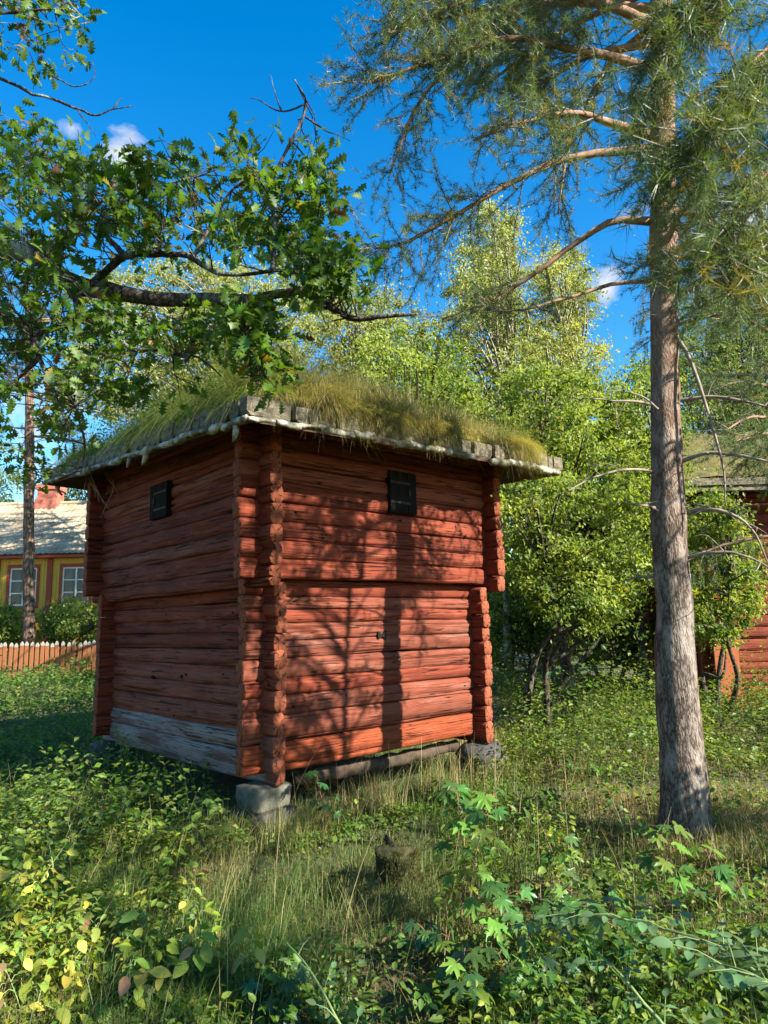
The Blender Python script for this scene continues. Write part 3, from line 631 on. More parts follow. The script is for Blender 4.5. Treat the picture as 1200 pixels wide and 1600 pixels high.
# ------------------------------------------------------------------ needles, pines
def needle_mesh(P, D, n_per, ln, wd, col, rg, spread=.9):
    """P: shoot points, D: shoot directions; single-triangle needles"""
    N_ = len(P)*n_per; Pi = np.repeat(P, n_per, 0); Di = np.repeat(D, n_per, 0); Ci = np.repeat(col, n_per, 0)
    along = rg.uniform(-.05, .045, N_)[:, None]; base = Pi + Di*along
    nd = unit(Di*rg.uniform(.35, 1.1, (N_, 1)) + unit(rg.normal(size=(N_, 3)))*spread)
    L_ = rg.uniform(.75, 1.15, N_)[:, None]*ln; s_ = unit(np.cross(nd, rg.normal(size=(N_, 3))))*wd*.5
    V = np.stack([base-s_, base+s_, base+nd*L_], 1).reshape(-1, 3); T = np.arange(N_*3).reshape(-1, 3)
    Ci = Ci*rg.uniform(.75, 1.25, (N_, 1)); C = np.repeat(Ci, 3, 0)
    return V, T, C
def side_twigs(P, rg, n, l0, l1, s0=.25, droop=.25, fan=.9, gap=.07):
    """twigs off a branch polyline -> tube builder entries, shoots"""
    P = np.asarray(P); seg = np.linspace(0, 1, len(P)); tw = []; SP = []; SD = []
    for k in range(n):
        s_ = s0+(1-s0)*rg.random()**.8; q = np.array([np.interp(s_, seg, P[:, i]) for i in range(3)])
        i0 = min(int(s_*(len(P)-1)), len(P)-2); tg = unit(P[i0+1]-P[i0])
        d = unit(tg*.75 + unit(rg.normal(size=3)*np.array([1, 1, .6]))*fan - Z3*droop*rg.random())
        L_ = rg.uniform(l0, l1)*(1.15-.5*s_); e = q+d*L_+np.array([0, 0, -.12*L_ + .15*L_*rg.random()]); m_ = (q+e)/2+rg.normal(size=3)*.06*L_
        pts = resample([q, m_, e], 6); tw.append((pts, .0075*L_+.0022))
        nst = max(2, int(L_/gap))
        for a in np.linspace(.3, 1, nst):
            c = np.array([np.interp(a, np.linspace(0, 1, 6), pts[:, i]) for i in range(3)])
            SP.append(c); SD.append(unit(unit(pts[-1]-pts[-2])+rg.normal(size=3)*.35))
            if a < .98 and rg.random() < .75:   # a short side shoot
                d2 = unit(unit(pts[-1]-pts[0])*.5+rg.normal(size=3)*.7); c2 = c+d2*rg.uniform(.05, .16); tw.append((np.array([c, (c+c2)/2, c2]), .002)); SP.append(c2); SD.append(d2)
    return tw, SP, SD
def px_path(pts): return np.array([onY(x, y, Y_) for x, y, Y_ in pts])
NEED = np.array([.115,.165,.045]); NEEDB = np.array([.085,.135,.062]); NEEDY = np.array([.26,.21,.04])
def pine(name, label, base_pts, rad, branches, seed, barkm, n_per=27, ln=.058, wd=.0040, group=None, yellow=.08, k=22, gap=.07):
    rg = np.random.default_rng(seed); base = base_pts[0]
    t = empty(name, base, label, 'pine tree', group)
    P = resample(base_pts, 60); rr = np.interp(np.linspace(0, 1, 60), np.linspace(0, 1, len(rad)), rad)
    mb = MB(); V_, Q_, T2 = tube(P, rr, k*2, seed, .10); mb.add(V_, Q_, T2).build('trunk', barkm, t, True)
    allP, allD = [], []
    tws = MB()
    for br in branches:
        P = resample(br['p'], 14); r1 = br.get('r', .03); rr = r1*np.linspace(1, .22, 14)
        P = P + (.02*fbm(P*4, seed+3, 2))[:, None]*np.array([0, .5, 1])
        mb = MB(); mb.tube(P, rr, 8, seed+1, .16); mb.build('branch', br.get('m', M_pinebranch), t, True)
        if br.get('n', 0):
            tw, sp_, sd_ = side_twigs(P, rg, int(br['n']*br.get('mul', 1.7)), *br.get('l', (.35, .8)), br.get('s0', .35), br.get('droop', .3), br.get('fan', .9), gap)
            for q, r_ in tw: tws.tube(q[::2] if len(q) > 4 else q[::len(q)-1], np.linspace(r_, .0012, len(q))[::2] if len(q) > 4 else np.array([r_, .0012]), 3, cap=False)
            allP += sp_; allD += sd_
        for k_ in range(br.get('dead', 0)):
            s_ = rg.integers(3, 12); q = P[s_]; d = unit(P[s_+1]-P[s_]+rg.normal(size=3)*.8); L_ = rg.uniform(.1, .35)
            tws.tube(resample([q, q+d*L_*.5+rg.normal(size=3)*.02, q+d*L_-Z3*.05*rg.random()], 5), np.linspace(.005, .0015, 5), 4, cap=False)
    if tws.V:
        o = tws.build('twigs', M_twig, t, True); o['kind'] = 'stuff'
    if allP:
        A = np.array(allP); D = unit(np.array(allD)); c = mixcol(rg.random(len(A)), NEED, NEEDB); y_ = rg.random(len(A)) < yellow; c[y_] = NEEDY*rg.uniform(.7, 1.2, (y_.sum(), 1))
        V, T, C = needle_mesh(A, D, n_per, ln, wd, c, rg); o = obj('needles', V, [T], M_needle, t, C); o['kind'] = 'stuff'
    return t
def gnd_(px, Y_): p = onY(px, 1000, Y_); return np.array([p[0], Y_, float(gz(p[0], Y_))])
PY = 5.5
b0 = onZ(1070, 1318); b0[1] = PY; b0[2] = -.12
tr = [np.array([onY(1071, 1318, PY)[0], PY, -.12])] + [onY(x, y, PY) for x, y in ((1070,1270),(1064,1150),(1052,950),(1043,750),(1039,550),(1036,300),(1034,60),(1030,-250),(1022,-700))]
trr = [.27,.18,.158,.138,.126,.117,.107,.096,.08,.04]
def bp(pts, **kw): d = dict(p=px_path(pts)); d.update(kw); return d
BR = [
 bp([(1020,232,5.5),(960,235,5.5),(880,250,5.45),(800,285,5.4),(720,330,5.35),(640,375,5.3),(585,388,5.25)], r=.04, n=36, l=(.3,.85), s0=.3),
 bp([(1018,345,5.5),(960,347,5.5),(900,380,5.5),(840,425,5.55),(770,470,5.6),(690,497,5.6)], r=.037, n=16, l=(.25,.6), s0=.5),
 bp([(1012,438,5.5),(950,447,5.45),(880,470,5.4),(800,485,5.3),(735,483,5.3)], r=.022, n=10, l=(.2,.5), s0=.5),
 bp([(1020,40,5.55),(965,85,5.7),(915,165,5.85),(885,245,5.9),(872,335,5.95)], r=.035, n=24, l=(.35,.8), s0=.25),
 bp([(1020,38,5.5),(960,12,5.4),(890,-5,5.2),(800,-10,5.0),(700,10,4.8),(620,50,4.6)], r=.05, n=44, l=(.4,.9), s0=.25),
 bp([(1015,108,5.5),(960,90,5.4),(890,75,5.2),(800,60,5.0),(690,90,4.8),(580,130,4.7)], r=.045, n=44, l=(.4,.85), s0=.25),
 bp([(1015,210,5.5),(950,190,5.35),(895,178,5.2),(820,190,4.95),(740,220,4.8)], r=.04, n=26, l=(.3,.75), s0=.3),
 bp([(1030,-120,5.5),(940,-90,5.3),(820,-60,5.0),(700,-40,4.8),(620,0,4.6)], r=.05, n=40, l=(.4,.9), s0=.2),
 bp([(1030,-180,5.6),(950,-110,6.0),(860,-40,6.4),(760,60,6.7),(660,150,6.9),(610,270,7.0)], r=.05, n=40, l=(.4,.9), s0=.25),
 bp([(1030,-260,5.5),(900,-260,5.2),(760,-230,5.0),(640,-160,4.8)], r=.05, n=34, l=(.4,1.0), s0=.2),
 bp([(1036,330,5.5),(1095,340,5.6),(1150,390,5.8),(1215,445,6.0),(1300,500,6.2)], r=.036, n=16, l=(.3,.7), s0=.3),
 bp([(1040,405,5.5),(1110,398,5.4),(1200,395,5.3),(1300,400,5.2)], r=.03, n=16, l=(.3,.7), s0=.2),
 bp([(1040,520,5.5),(1105,495,5.4),(1200,488,5.3),(1300,500,5.2)], r=.018, n=10, l=(.25,.5), s0=.4),
 bp([(1046,515,5.5),(1075,555,5.35),(1105,640,5.25),(1130,730,5.2),(1133,790,5.2)], r=.02, m=M_twig, dead=7),
 bp([(1050,625,5.5),(1110,620,5.35),(1170,628,5.2),(1260,655,5.1)], r=.02, m=M_twig, dead=6),
 bp([(1050,725,5.5),(1090,712,5.35),(1130,708,5.25),(1200,722,5.1),(1270,750,5.0)], r=.022, m=M_twig, dead=7),
 bp([(1056,803,5.5),(1110,795,5.35),(1150,808,5.25),(1180,835,5.2),(1200,880,5.15)], r=.02, m=M_twig, dead=7),
 bp([(1058,873,5.5),(1110,863,5.3),(1170,872,5.2),(1230,900,5.1)], r=.017, m=M_twig, dead=6),
 bp([(1030,630,5.5),(985,627,5.4),(920,624,5.3)], r=.017, m=M_twig, dead=3),
 bp([(1030,640,5.45),(1000,618,5.2),(970,614,5.1)], r=.010, m=M_twig, dead=2),
 bp([(1035,738,5.5),(985,733,5.4),(930,745,5.3),(872,772,5.2)], r=.015, m=M_twig, dead=4),
 bp([(1035,796,5.5),(1005,790,5.35),(975,783,5.3)], r=.014, m=M_twig, dead=2),
 bp([(1040,903,5.55),(1000,902,5.7),(965,912,5.8)], r=.016, m=M_twig, dead=2),
]
# limbs added to dapple the wall, then the upper crown above the frame
rgc = np.random.default_rng(77)
for z_, e in ((4.8,(2.3,4.3,4.5)), (4.4,(2.15,4.6,4.2)), (5.4,(2.6,4.2,5.2)), (4.7,(3.2,4.9,4.6)), (4.3,(3.1,5.2,4.25)), (5.1,(2.0,4.5,5.0)), (5.2,(3.3,4.6,5.1))):
    q = np.array([2.45, PY, z_]); e = np.array(e); BR.append(dict(p=np.array([q, (q+e)/2+Z3*.12, e]), r=.028, n=13, l=(.25, .55), s0=.35))
for k in range(16):
    z_ = rgc.uniform(6.8, 11.5); a_ = rgc.uniform(0, 6.28); q = np.array([2.75, PY, z_]); L_ = rgc.uniform(1.4, 2.6)*(1-.05*(z_-6.8))
    e = q+np.array([math.cos(a_)*L_, math.sin(a_)*L_, rgc.uniform(-.3, .5)]); BR.append(dict(p=np.array([q, (q+e)/2+Z3*.15, e]), r=.045, n=22, l=(.4, .9), s0=.25))
pine('pine_tree', 'tall grey-barked pine with dead lower limbs, its trunk shadow falling on the storehouse', tr, trr, BR, 201, M_pine)

# the pine beside the camera whose twigs hang into the upper right
NB = []
def cw(x, y, D_): return onY(x, y, D_)
for pts, n_ in (([(1420,-150,1.9),(1250,20,1.6),(1140,130,1.45),(1060,250,1.4)], 20), ([(1450,-60,1.8),(1300,150,1.6),(1180,280,1.5),(1110,400,1.45)], 17),
               ([(1400,-320,1.8),(1220,-130,1.6),(1100,-20,1.5),(1030,80,1.45)], 18), ([(1460,50,2.1),(1330,230,1.9),(1220,340,1.8),(1160,450,1.8)], 9),
               ([(1380,-260,2.1),(1180,-90,1.9),(1060,60,1.85),(1000,190,1.85)], 12), ([(1380,-100,2.3),(1200,120,2.0),(1100,260,1.95),(1020,420,1.95)], 8)):
    NB.append(dict(p=px_path(pts), r=.008, n=n_, mul=2.9, l=(.10, .26), s0=.45, droop=.9, fan=.7))
TB = np.array([3.4, .75, 0])
for b_ in NB:
    b_['p'] = np.concatenate([[TB+np.array([-.1, 0, 2.75+.3*rgc.random()])], [TB*.55+b_['p'][0]*.45+np.array([0, 0, 1.55])], b_['p']])
for k in range(32):
    z_ = rgc.uniform(3.0, 7.6); a_ = rgc.uniform(0, 6.28) if k < 24 else rgc.uniform(1.0, 2.0); q = TB+Z3*z_; L_ = rgc.uniform(1.1, 2.3)+(k >= 24)*.7  # the last limbs are added towards the clearing to dapple its grass
    e = q+np.array([math.cos(a_)*L_, math.sin(a_)*L_, rgc.uniform(-.4, .4)])
    if proj(e)[2] > .3 and -50 < proj(e)[0] < 1250 and proj(e)[1] > -200: continue
    NB.append(dict(p=np.array([q, (q+e)/2+Z3*.1, e]), r=.03, n=11, mul=1., l=(.25, .6), s0=.3))
for ex, ey, ez_ in ((.3,2.7,3.9), (.65,3.0,4.3), (.1,2.7,4.5), (.5,3.3,3.5)):  # long unseen limbs added to shade the lower left of the sunny wall
    q = TB+Z3*(ez_-.3); e = TB+np.array([ex, ey, ez_]); NB.append(dict(p=np.array([q, (q+e)/2+Z3*.1, e]), r=.03, n=34, mul=1., l=(.3, .65), s0=.45))
pine('pine_tree', 'near pine whose green and yellowing needle sprays hang beside the tall trunk', [TB-Z3*.1, TB+Z3*2, TB+np.array([.05,0,5]), TB+np.array([.1,0,8.6])], [.17,.14,.10,.03], NB, 305, M_pine, 42, .050, .0024, None, .14, 14, .045)
# the far pine at the fence by the yellow house
FY = 25.
ft = [onY(45, 1006, FY), onY(45, 850, FY), onY(46, 700, FY), onY(46, 640, FY), onY(45, 540, FY), onY(40, 440, FY)]
FB = []
for k in range(26):
    py = rgc.uniform(440, 690); q = onY(45, py, FY); a_ = rgc.uniform(0, 6.28); L_ = rgc.uniform(1.2, 3.0); e = q+np.array([math.cos(a_)*L_, math.sin(a_)*L_*.8, rgc.uniform(-.2, .6)])
    FB.append(dict(p=np.array([q, (q+e)/2+Z3*.1, e]), r=.05, n=14, l=(.4, 1.0), s0=.3))
pine('pine_tree', 'distant slender pine trunk in front of the yellow house', ft, [.21,.19,.17,.155,.13,.05], FB, 401, M_farpine, 20, .12, .010, None, .0, 10, .13)

SB = gnd_(1265, 9.0)
SBR = []
for k in range(20):
    z_ = rgc.uniform(2.6, 7.5); q = SB+Z3*z_; a_ = rgc.uniform(2.3, 4.2) if k < 13 else rgc.uniform(-1, 1.6); L_ = rgc.uniform(1.0, 2.1); e = q+np.array([math.cos(a_)*L_, math.sin(a_)*L_, rgc.uniform(-.5, .2)])
    SBR.append(dict(p=np.array([q, (q+e)/2+Z3*.12, e]), r=.03, n=12, l=(.35, .75), s0=.25, droop=.5))
pine('pine_tree', 'pine with drooping bluish sprays hanging before the mossy roof of the red house', [SB-Z3*.1, SB+Z3*2.5, SB+np.array([.05,0,5]), SB+np.array([0,0,8.5])], [.15,.125,.09,.03], SBR, 611, M_farpine, 26, .07, .005, None, .02, 12, .09)

# ------------------------------------------------------------------ oak
rg = np.random.default_rng(55)
OAKB = np.array([-4.3, 3.3, 0.])
LIMB = {
 'a': ([(-420,560,3.3),(-150,420,3.3),(0,390,3.2),(60,402,3.15),(110,440,3.1),(180,458,3.05),(260,466,3.0),(370,472,2.95),(430,458,2.9),(475,455,2.85),(515,483,2.8),(575,497,2.75),(650,490,2.7)], .045, .008),
 'b': ([(95,435,3.12),(122,480,3.0),(100,505,2.95),(55,525,2.9),(60,560,2.85),(85,610,2.85),(108,670,2.85)], .022, .005),
 'c': ([(122,483,3.0),(165,515,2.95),(215,545,2.9),(275,552,2.85),(310,560,2.8),(345,590,2.8)], .014, .003),
 'd': ([(140,448,3.1),(190,405,3.0),(245,398,2.95),(300,405,2.9),(350,428,2.85),(430,425,2.8),(470,430,2.8)], .020, .005),
 'e': ([(60,400,3.15),(110,360,3.2),(150,310,3.25),(110,270,3.3),(60,240,3.3)], .016, .004),
 'f': ([(190,405,3.0),(160,345,3.1),(220,300,3.1),(300,280,3.1)], .014, .004),
 'g': ([(425,425,2.8),(430,340,2.85),(420,300,2.9),(445,240,2.9),(470,190,2.9),(476,160,2.9),(460,125,2.9)], .013, .0025),
 'h': ([(300,405,2.9),(330,350,2.9),(360,300,2.95),(400,270,2.95)], .010, .003),
 'i': ([(150,450,3.05),(200,490,3.1),(250,505,3.15)], .011, .003),
 'j': ([(-160,180,3.4),(-40,110,3.3),(0,122,3.25),(60,147,3.2),(120,168,3.15),(150,180,3.1),(175,172,3.1),(208,165,3.1)], .013, .002),
 'k': ([(370,472,2.95),(375,520,2.8),(385,560,2.75),(400,595,2.7)], .008, .002),
 'l': ([(-300,100,3.4),(-100,30,3.3),(20,20,3.2),(100,15,3.2),(140,35,3.2)], .014, .003),
 'm': ([(60,560,2.85),(20,600,2.9),(-30,650,2.9)], .012, .003),
 'n': ([(100,600,3.5),(122,650,3.5),(132,700,3.5),(124,745,3.5)], .010, .003),
 'o': ([(475,165,2.9),(440,175,2.9),(410,162,2.9),(388,155,2.9)], .005, .0014),
 'p': ([(476,185,2.9),(510,200,2.9),(547,223,2.9)], .005, .0014),
 'q': ([(440,175,2.9),(432,150,2.9),(421,118,2.9)], .004, .0012),
 'r': ([(120,168,3.1),(137,195,3.1),(150,212,3.1)], .004, .0012), 's': ([(80,120,3.15),(120,135,3.1),(148,120,3.1),(143,95,3.1)], .004, .0012), 't': ([(175,172,3.1),(185,158,3.1),(190,155,3.1)], .004, .0012),
 'u': ([(300,260,3.0),(280,235,3.0),(250,212,3.0)], .004, .0012),
}
oak = empty('oak_tree', OAKB, 'oak whose dark lichen-flecked limb reaches out leafy in front of the roof', 'oak tree')
mb = MB(); P = resample([OAKB-Z3*.15, OAKB+Z3*1.2, OAKB+np.array([.1,0,2.6]), OAKB+np.array([0,.1,5.]), OAKB+np.array([.1,0,7.])], 30); mb.tube(P, np.interp(np.linspace(0, 1, 30), [0,.1,.5,1], [.42,.33,.26,.10]), 26, 4, .14); mb.build('trunk', M_oakbark, oak, True)
limbpts = []
for k, (pts, r1, r2) in LIMB.items():
    P = px_path(pts); n_ = max(8, len(pts)*5)
    if k in 'ajl': P = np.concatenate([[OAKB+np.array([.1, 0, {'a': 2.2, 'j': 3.6, 'l': 4.2}[k]])], P])
    P = resample(P, n_); P = P + (.012*fbm(P*9, 8, 2))[:, None]*np.array([.5, .3, 1]); rr = np.linspace(r1, r2, n_)
    if k == 'a': rr = np.interp(np.linspace(0, 1, n_), [0, .3, .55, .8, 1], [.07, .045, .032, .02, .006])
    mb = MB(); mb.tube(P, rr, 10, 12, .25); mb.build('limb', M_oakbark, oak, True)
    if k not in 'jopqrstu': limbpts.append(P[4:])
for k in range(9):                     # the crown outside the picture
    a_ = rg.uniform(0, 6.28); q = OAKB+Z3*rg.uniform(3.2, 6.5); e = q+np.array([math.cos(a_)*1.9-.6, math.sin(a_)*1.9-.3, rg.uniform(.3, 1.4)])
    if proj(e)[2] > .2 and proj(e)[0] > -60: continue
    P = resample([q, (q+e)/2+Z3*.2, e], 12); mb = MB(); mb.tube(P, np.linspace(.07, .012, 12), 8, 5, .2); mb.build('limb', M_oakbark, oak, True); limbpts.append(P[5:])
limbpts = np.concatenate(limbpts)
def inside(px, py, poly):
    r_ = False; n_ = len(poly)
    for i in range(n_):
        (x0, y0), (x1, y1) = poly[i], poly[(i+1) % n_]
        if (y0 > py) != (y1 > py) and px < (x1-x0)*(py-y0)/(y1-y0)+x0: r_ = not r_
    return r_
REG = [([(-60,190),(40,195),(100,205),(120,240),(200,262),(240,235),(300,262),(345,225),(380,240),(430,232),(465,235),(515,230),(530,290),(545,330),(520,380),(500,420),(450,415),(350,380),(250,395),(120,395),(-60,400)], 185, 2.5, 3.7),
       ([(-60,400),(100,400),(130,470),(105,540),(60,610),(10,630),(-60,660)], 54, 2.5, 3.6), ([(-80,-60),(130,-60),(150,25),(120,80),(60,110),(-80,90)], 26, 3.0, 3.5),
       ([(110,470),(360,490),(330,560),(200,640),(110,600)], 46, 2.7, 3.5), ([(375,490),(425,490),(445,560),(435,600),(385,585),(370,540)], 24, 2.5, 2.9), ([(470,390),(550,400),(565,450),(520,470),(470,450)], 24, 2.5, 2.9),
       ([(0,690),(50,700),(60,735),(30,745),(0,720)], 4, 3.2, 3.6), ([(-320,-200),(-70,-200),(-70,640),(-320,640)], 60, 2.6, 4.2), ([(60,620),(130,600),(140,660),(80,690)], 7, 2.8, 3.4)]
LP, LA, LNn, LS, LC = [], [], [], [], []; tw = MB()
def clump(c, nl, rad):
    d = np.linalg.norm(limbpts-c, axis=1); q = limbpts[int(np.argmin(d+rg.random(len(d))*.12))]
    mid = (q+c)/2+rg.normal(size=3)*.05; P = resample([q, mid, c], 6); tw.tube(P[::2], np.linspace(.0045, .0015, 3), 3, cap=False); main = unit(c-q)
    for j in range(3):
        e = c+unit(main+rg.normal(size=3)*.8)*rad*rg.uniform(.6, 1.1); tw.tube(np.array([P[3+j % 3], (P[4]+e)/2, e]), [.0025, .002, .001], 3, cap=False)
        for i in range(nl//3):
            p = e+(P[4]-e)*rg.random()**1.7*.8+rg.normal(size=3)*.018; ax = unit(unit(e-P[4])*.6+rg.normal(size=3)*.8-Z3*.35)
            LP.append(p); LA.append(ax); LNn.append(Z3*.9+rg.normal(size=3)*.65); LS.append(rg.uniform(.038, .078))
            s_ = rg.random(); col = (np.array([.045,.11,.014])*(1-s_)+np.array([.14,.23,.025])*s_)
            if rg.random() < .025: col = np.array([.28,.20,.03])
            elif rg.random() < .015: col = np.array([.22,.09,.03])
            LC.append(col)
for poly, cnt, y0, y1 in REG:
    xs_ = [p[0] for p in poly]; ys_ = [p[1] for p in poly]; got = 0
    while got < cnt:
        x_, y_ = rg.uniform(min(xs_), max(xs_)), rg.uniform(min(ys_), max(ys_))
        if not inside(x_, y_, poly): continue
        clump(onY(x_, y_, rg.uniform(y0, y1)), 15, .12); got += 1
qq = proj(limbpts); offp = limbpts[(qq[:, 2] < .2) | (qq[:, 0] < -60)]
for k in range(120):
    i = rg.integers(0, len(offp)); p = offp[i]+rg.normal(size=3)*.45; q = proj(p)
    if q[2] > .2 and q[0] > -60: continue
    clump(p, 18, .2)
o = tw.build('twigs', M_oakbark, oak, True); o['kind'] = 'stuff'
LP, LA, LNn, LS, LC = map(np.array, (LP, LA, LNn, LS, LC)); FR = frames(LA, LNn)
q = proj(LP); vis = (q[:, 0] > 0) & (q[:, 0] < 1200) & (q[:, 1] > 0) & (q[:, 1] < 1600); score = np.where(vis, LS/q[:, 2], 0); order = np.argsort(-score); big = order[:300]; rest = order[300:]
inv = rest[~vis[rest]]; rest = rest[vis[rest]]; V, T, C = scatter(*OAK, LP[rest], FR[rest], LS[rest], LC[rest]); Vb, Tb, Cb = scatter(*OVAL3, LP[inv], FR[inv], LS[inv], LC[inv])
V, T, C = np.concatenate([V, Vb]), np.concatenate([T, Tb+len(V)]), np.concatenate([C, Cb]); o = obj('leaf_mass', V, [T], M_leaf, oak, C, True); o['kind'] = 'stuff'
def leaf_objs(name, tmpl, me_mats, parent, P, FRm, S, midx=None):
    """single leaves, sharing mesh data"""
    mes = [mesh_from(name, tmpl[0], [tmpl[1]], mm, None, True) for mm in me_mats]
    for i in range(len(P)):
        o = bpy.data.objects.new(name, mes[0 if midx is None else int(midx[i])]); finish(o, parent, P[i])
        o.rotation_euler = Matrix([list(x) for x in FRm[i].T]).to_euler(); o.scale = (S[i],)*3
M_oak1 = flatleaf('oak_leaf', (.09,.17,.02), .5); M_oak2 = flatleaf('yellow_oak_leaf', (.26,.2,.03))
leaf_objs('leaf', OAK, [M_oak1, M_oak2], oak, LP[big], FR[big], LS[big], (LC[big][:, 0] > .2).astype(int))
# dead roots and twigs hanging off the far roof corner
tv = MB()
for k in range(9):
    s0 = onY(rg.uniform(130, 175), rg.uniform(715, 745), 8.3); e = onY(rg.uniform(118, 205), rg.uniform(770, 815), 8.1); tv.tube(resample([s0, (s0+e)/2+rg.normal(size=3)*.12, e], 9), np.linspace(.012, .004, 9), 5, cap=False)
tv.build('hanging_roots', M_twig, hut, True)

# ------------------------------------------------------------------ broadleaf trees and shrubs
def broadleaf(name, label, cat, base, clumps, leaf, n_leaf, c1, c2, seed, trunk_r=.08, stems=1, group=None, barkm=None, sig=.34, mix_yellow=0., ripple=1.0):
    """clumps: (N,3) centres; branches reach every clump"""
    rg = np.random.default_rng(seed); t = empty(name, base, label, cat, group); barkm = barkm or M_bark
    cl = np.asarray(clumps); cen_ = cl.mean(0); top = cl[np.argmax(cl[:, 2])]; lo = cl[:, 2].min()
    trunks = []
    for s_ in range(stems):
        tgt = top if stems == 1 else cl[rg.integers(0, len(cl))]
        off = np.array([rg.normal(0, .18), rg.normal(0, .18), 0]) if stems > 1 else np.zeros(3)
        P = resample([base+off-Z3*.1, base+off*1.5+(tgt-base)*.35*np.array([.7, .7, 1])+rg.normal(size=3)*.1*stems**.3, base+(tgt-base)*.7+rg.normal(size=3)*.12, tgt], 24)
        mb = MB(); mb.tube(P, np.linspace(trunk_r, trunk_r*.15, 24), 10, seed+s_, .12); mb.build('trunk' if stems == 1 else 'stem', barkm, t, True); trunks.append(P)
    TP = np.concatenate(trunks); tws = MB()
    for c in cl:
        d = np.linalg.norm(TP-c, axis=1)+np.where(TP[:, 2] > c[2]-.05, 1.2, 0); q = TP[np.argmin(d)]; L_ = np.linalg.norm(c-q)
        tws.tube(resample([q, (q+c)/2+np.array([0, 0, .08*L_])+rg.normal(size=3)*.05*L_, c], 5), np.linspace(min(.018*L_+.008, trunk_r*.5), .004, 5), 4, cap=False)
    o = tws.build('branches', barkm, t, True); o['kind'] = 'stuff'
    per = max(1, n_leaf//len(cl)); ci = np.repeat(np.arange(len(cl)), per); n_ = len(ci); sz = rg.uniform(.4, 1.5, len(cl))
    rad = np.minimum(np.abs(rg.normal(0, .62, n_))+.12, 1.9); dirs = unit(rg.normal(size=(n_, 3))); P = cl[ci]+dirs*(rad*sz[ci]*sig*1.7)[:, None]*np.array([1, 1, .62])
    cc = mixcol(np.clip(rg.random(n_)*.35+rg.random(len(cl))[ci]*.95-.15, 0, 1), np.array(c1), np.array(c2))
    ye = rg.random(n_) < mix_yellow; cc[ye] = np.array([.30,.25,.04])
    ax = rg.normal(size=(n_, 3))-Z3*.3; nm = rg.normal(size=(n_, 3))*.75+Z3*.8
    V, T, C = scatter(*LEAF, P, frames(ax, nm), leaf*rg.uniform(.7, 1.3, n_), cc); o = obj('crown', V, [T], M_leaf, t, C, False); o['kind'] = 'stuff'
    return t
def crown_px(rg, poly, n, Y0, dY):
    xs_ = [p[0] for p in poly]; ys_ = [p[1] for p in poly]; out = []
    while len(out) < n:
        x_, y_ = rg.uniform(min(xs_), max(xs_)), rg.uniform(min(ys_), max(ys_))
        if inside(x_, y_, poly): out.append(onY(x_, y_, Y0+rg.normal()*dY))
    return np.array(out)
def gnd(px, Y_): p = onY(px, 1000, Y_); return np.array([p[0], Y_, gz(p[0], Y_)])
LG1, LG2 = (.12,.19,.03), (.34,.41,.08); MG1, MG2 = (.075,.14,.025), (.18,.27,.05); PG1, PG2 = (.17,.21,.06), (.42,.44,.17)
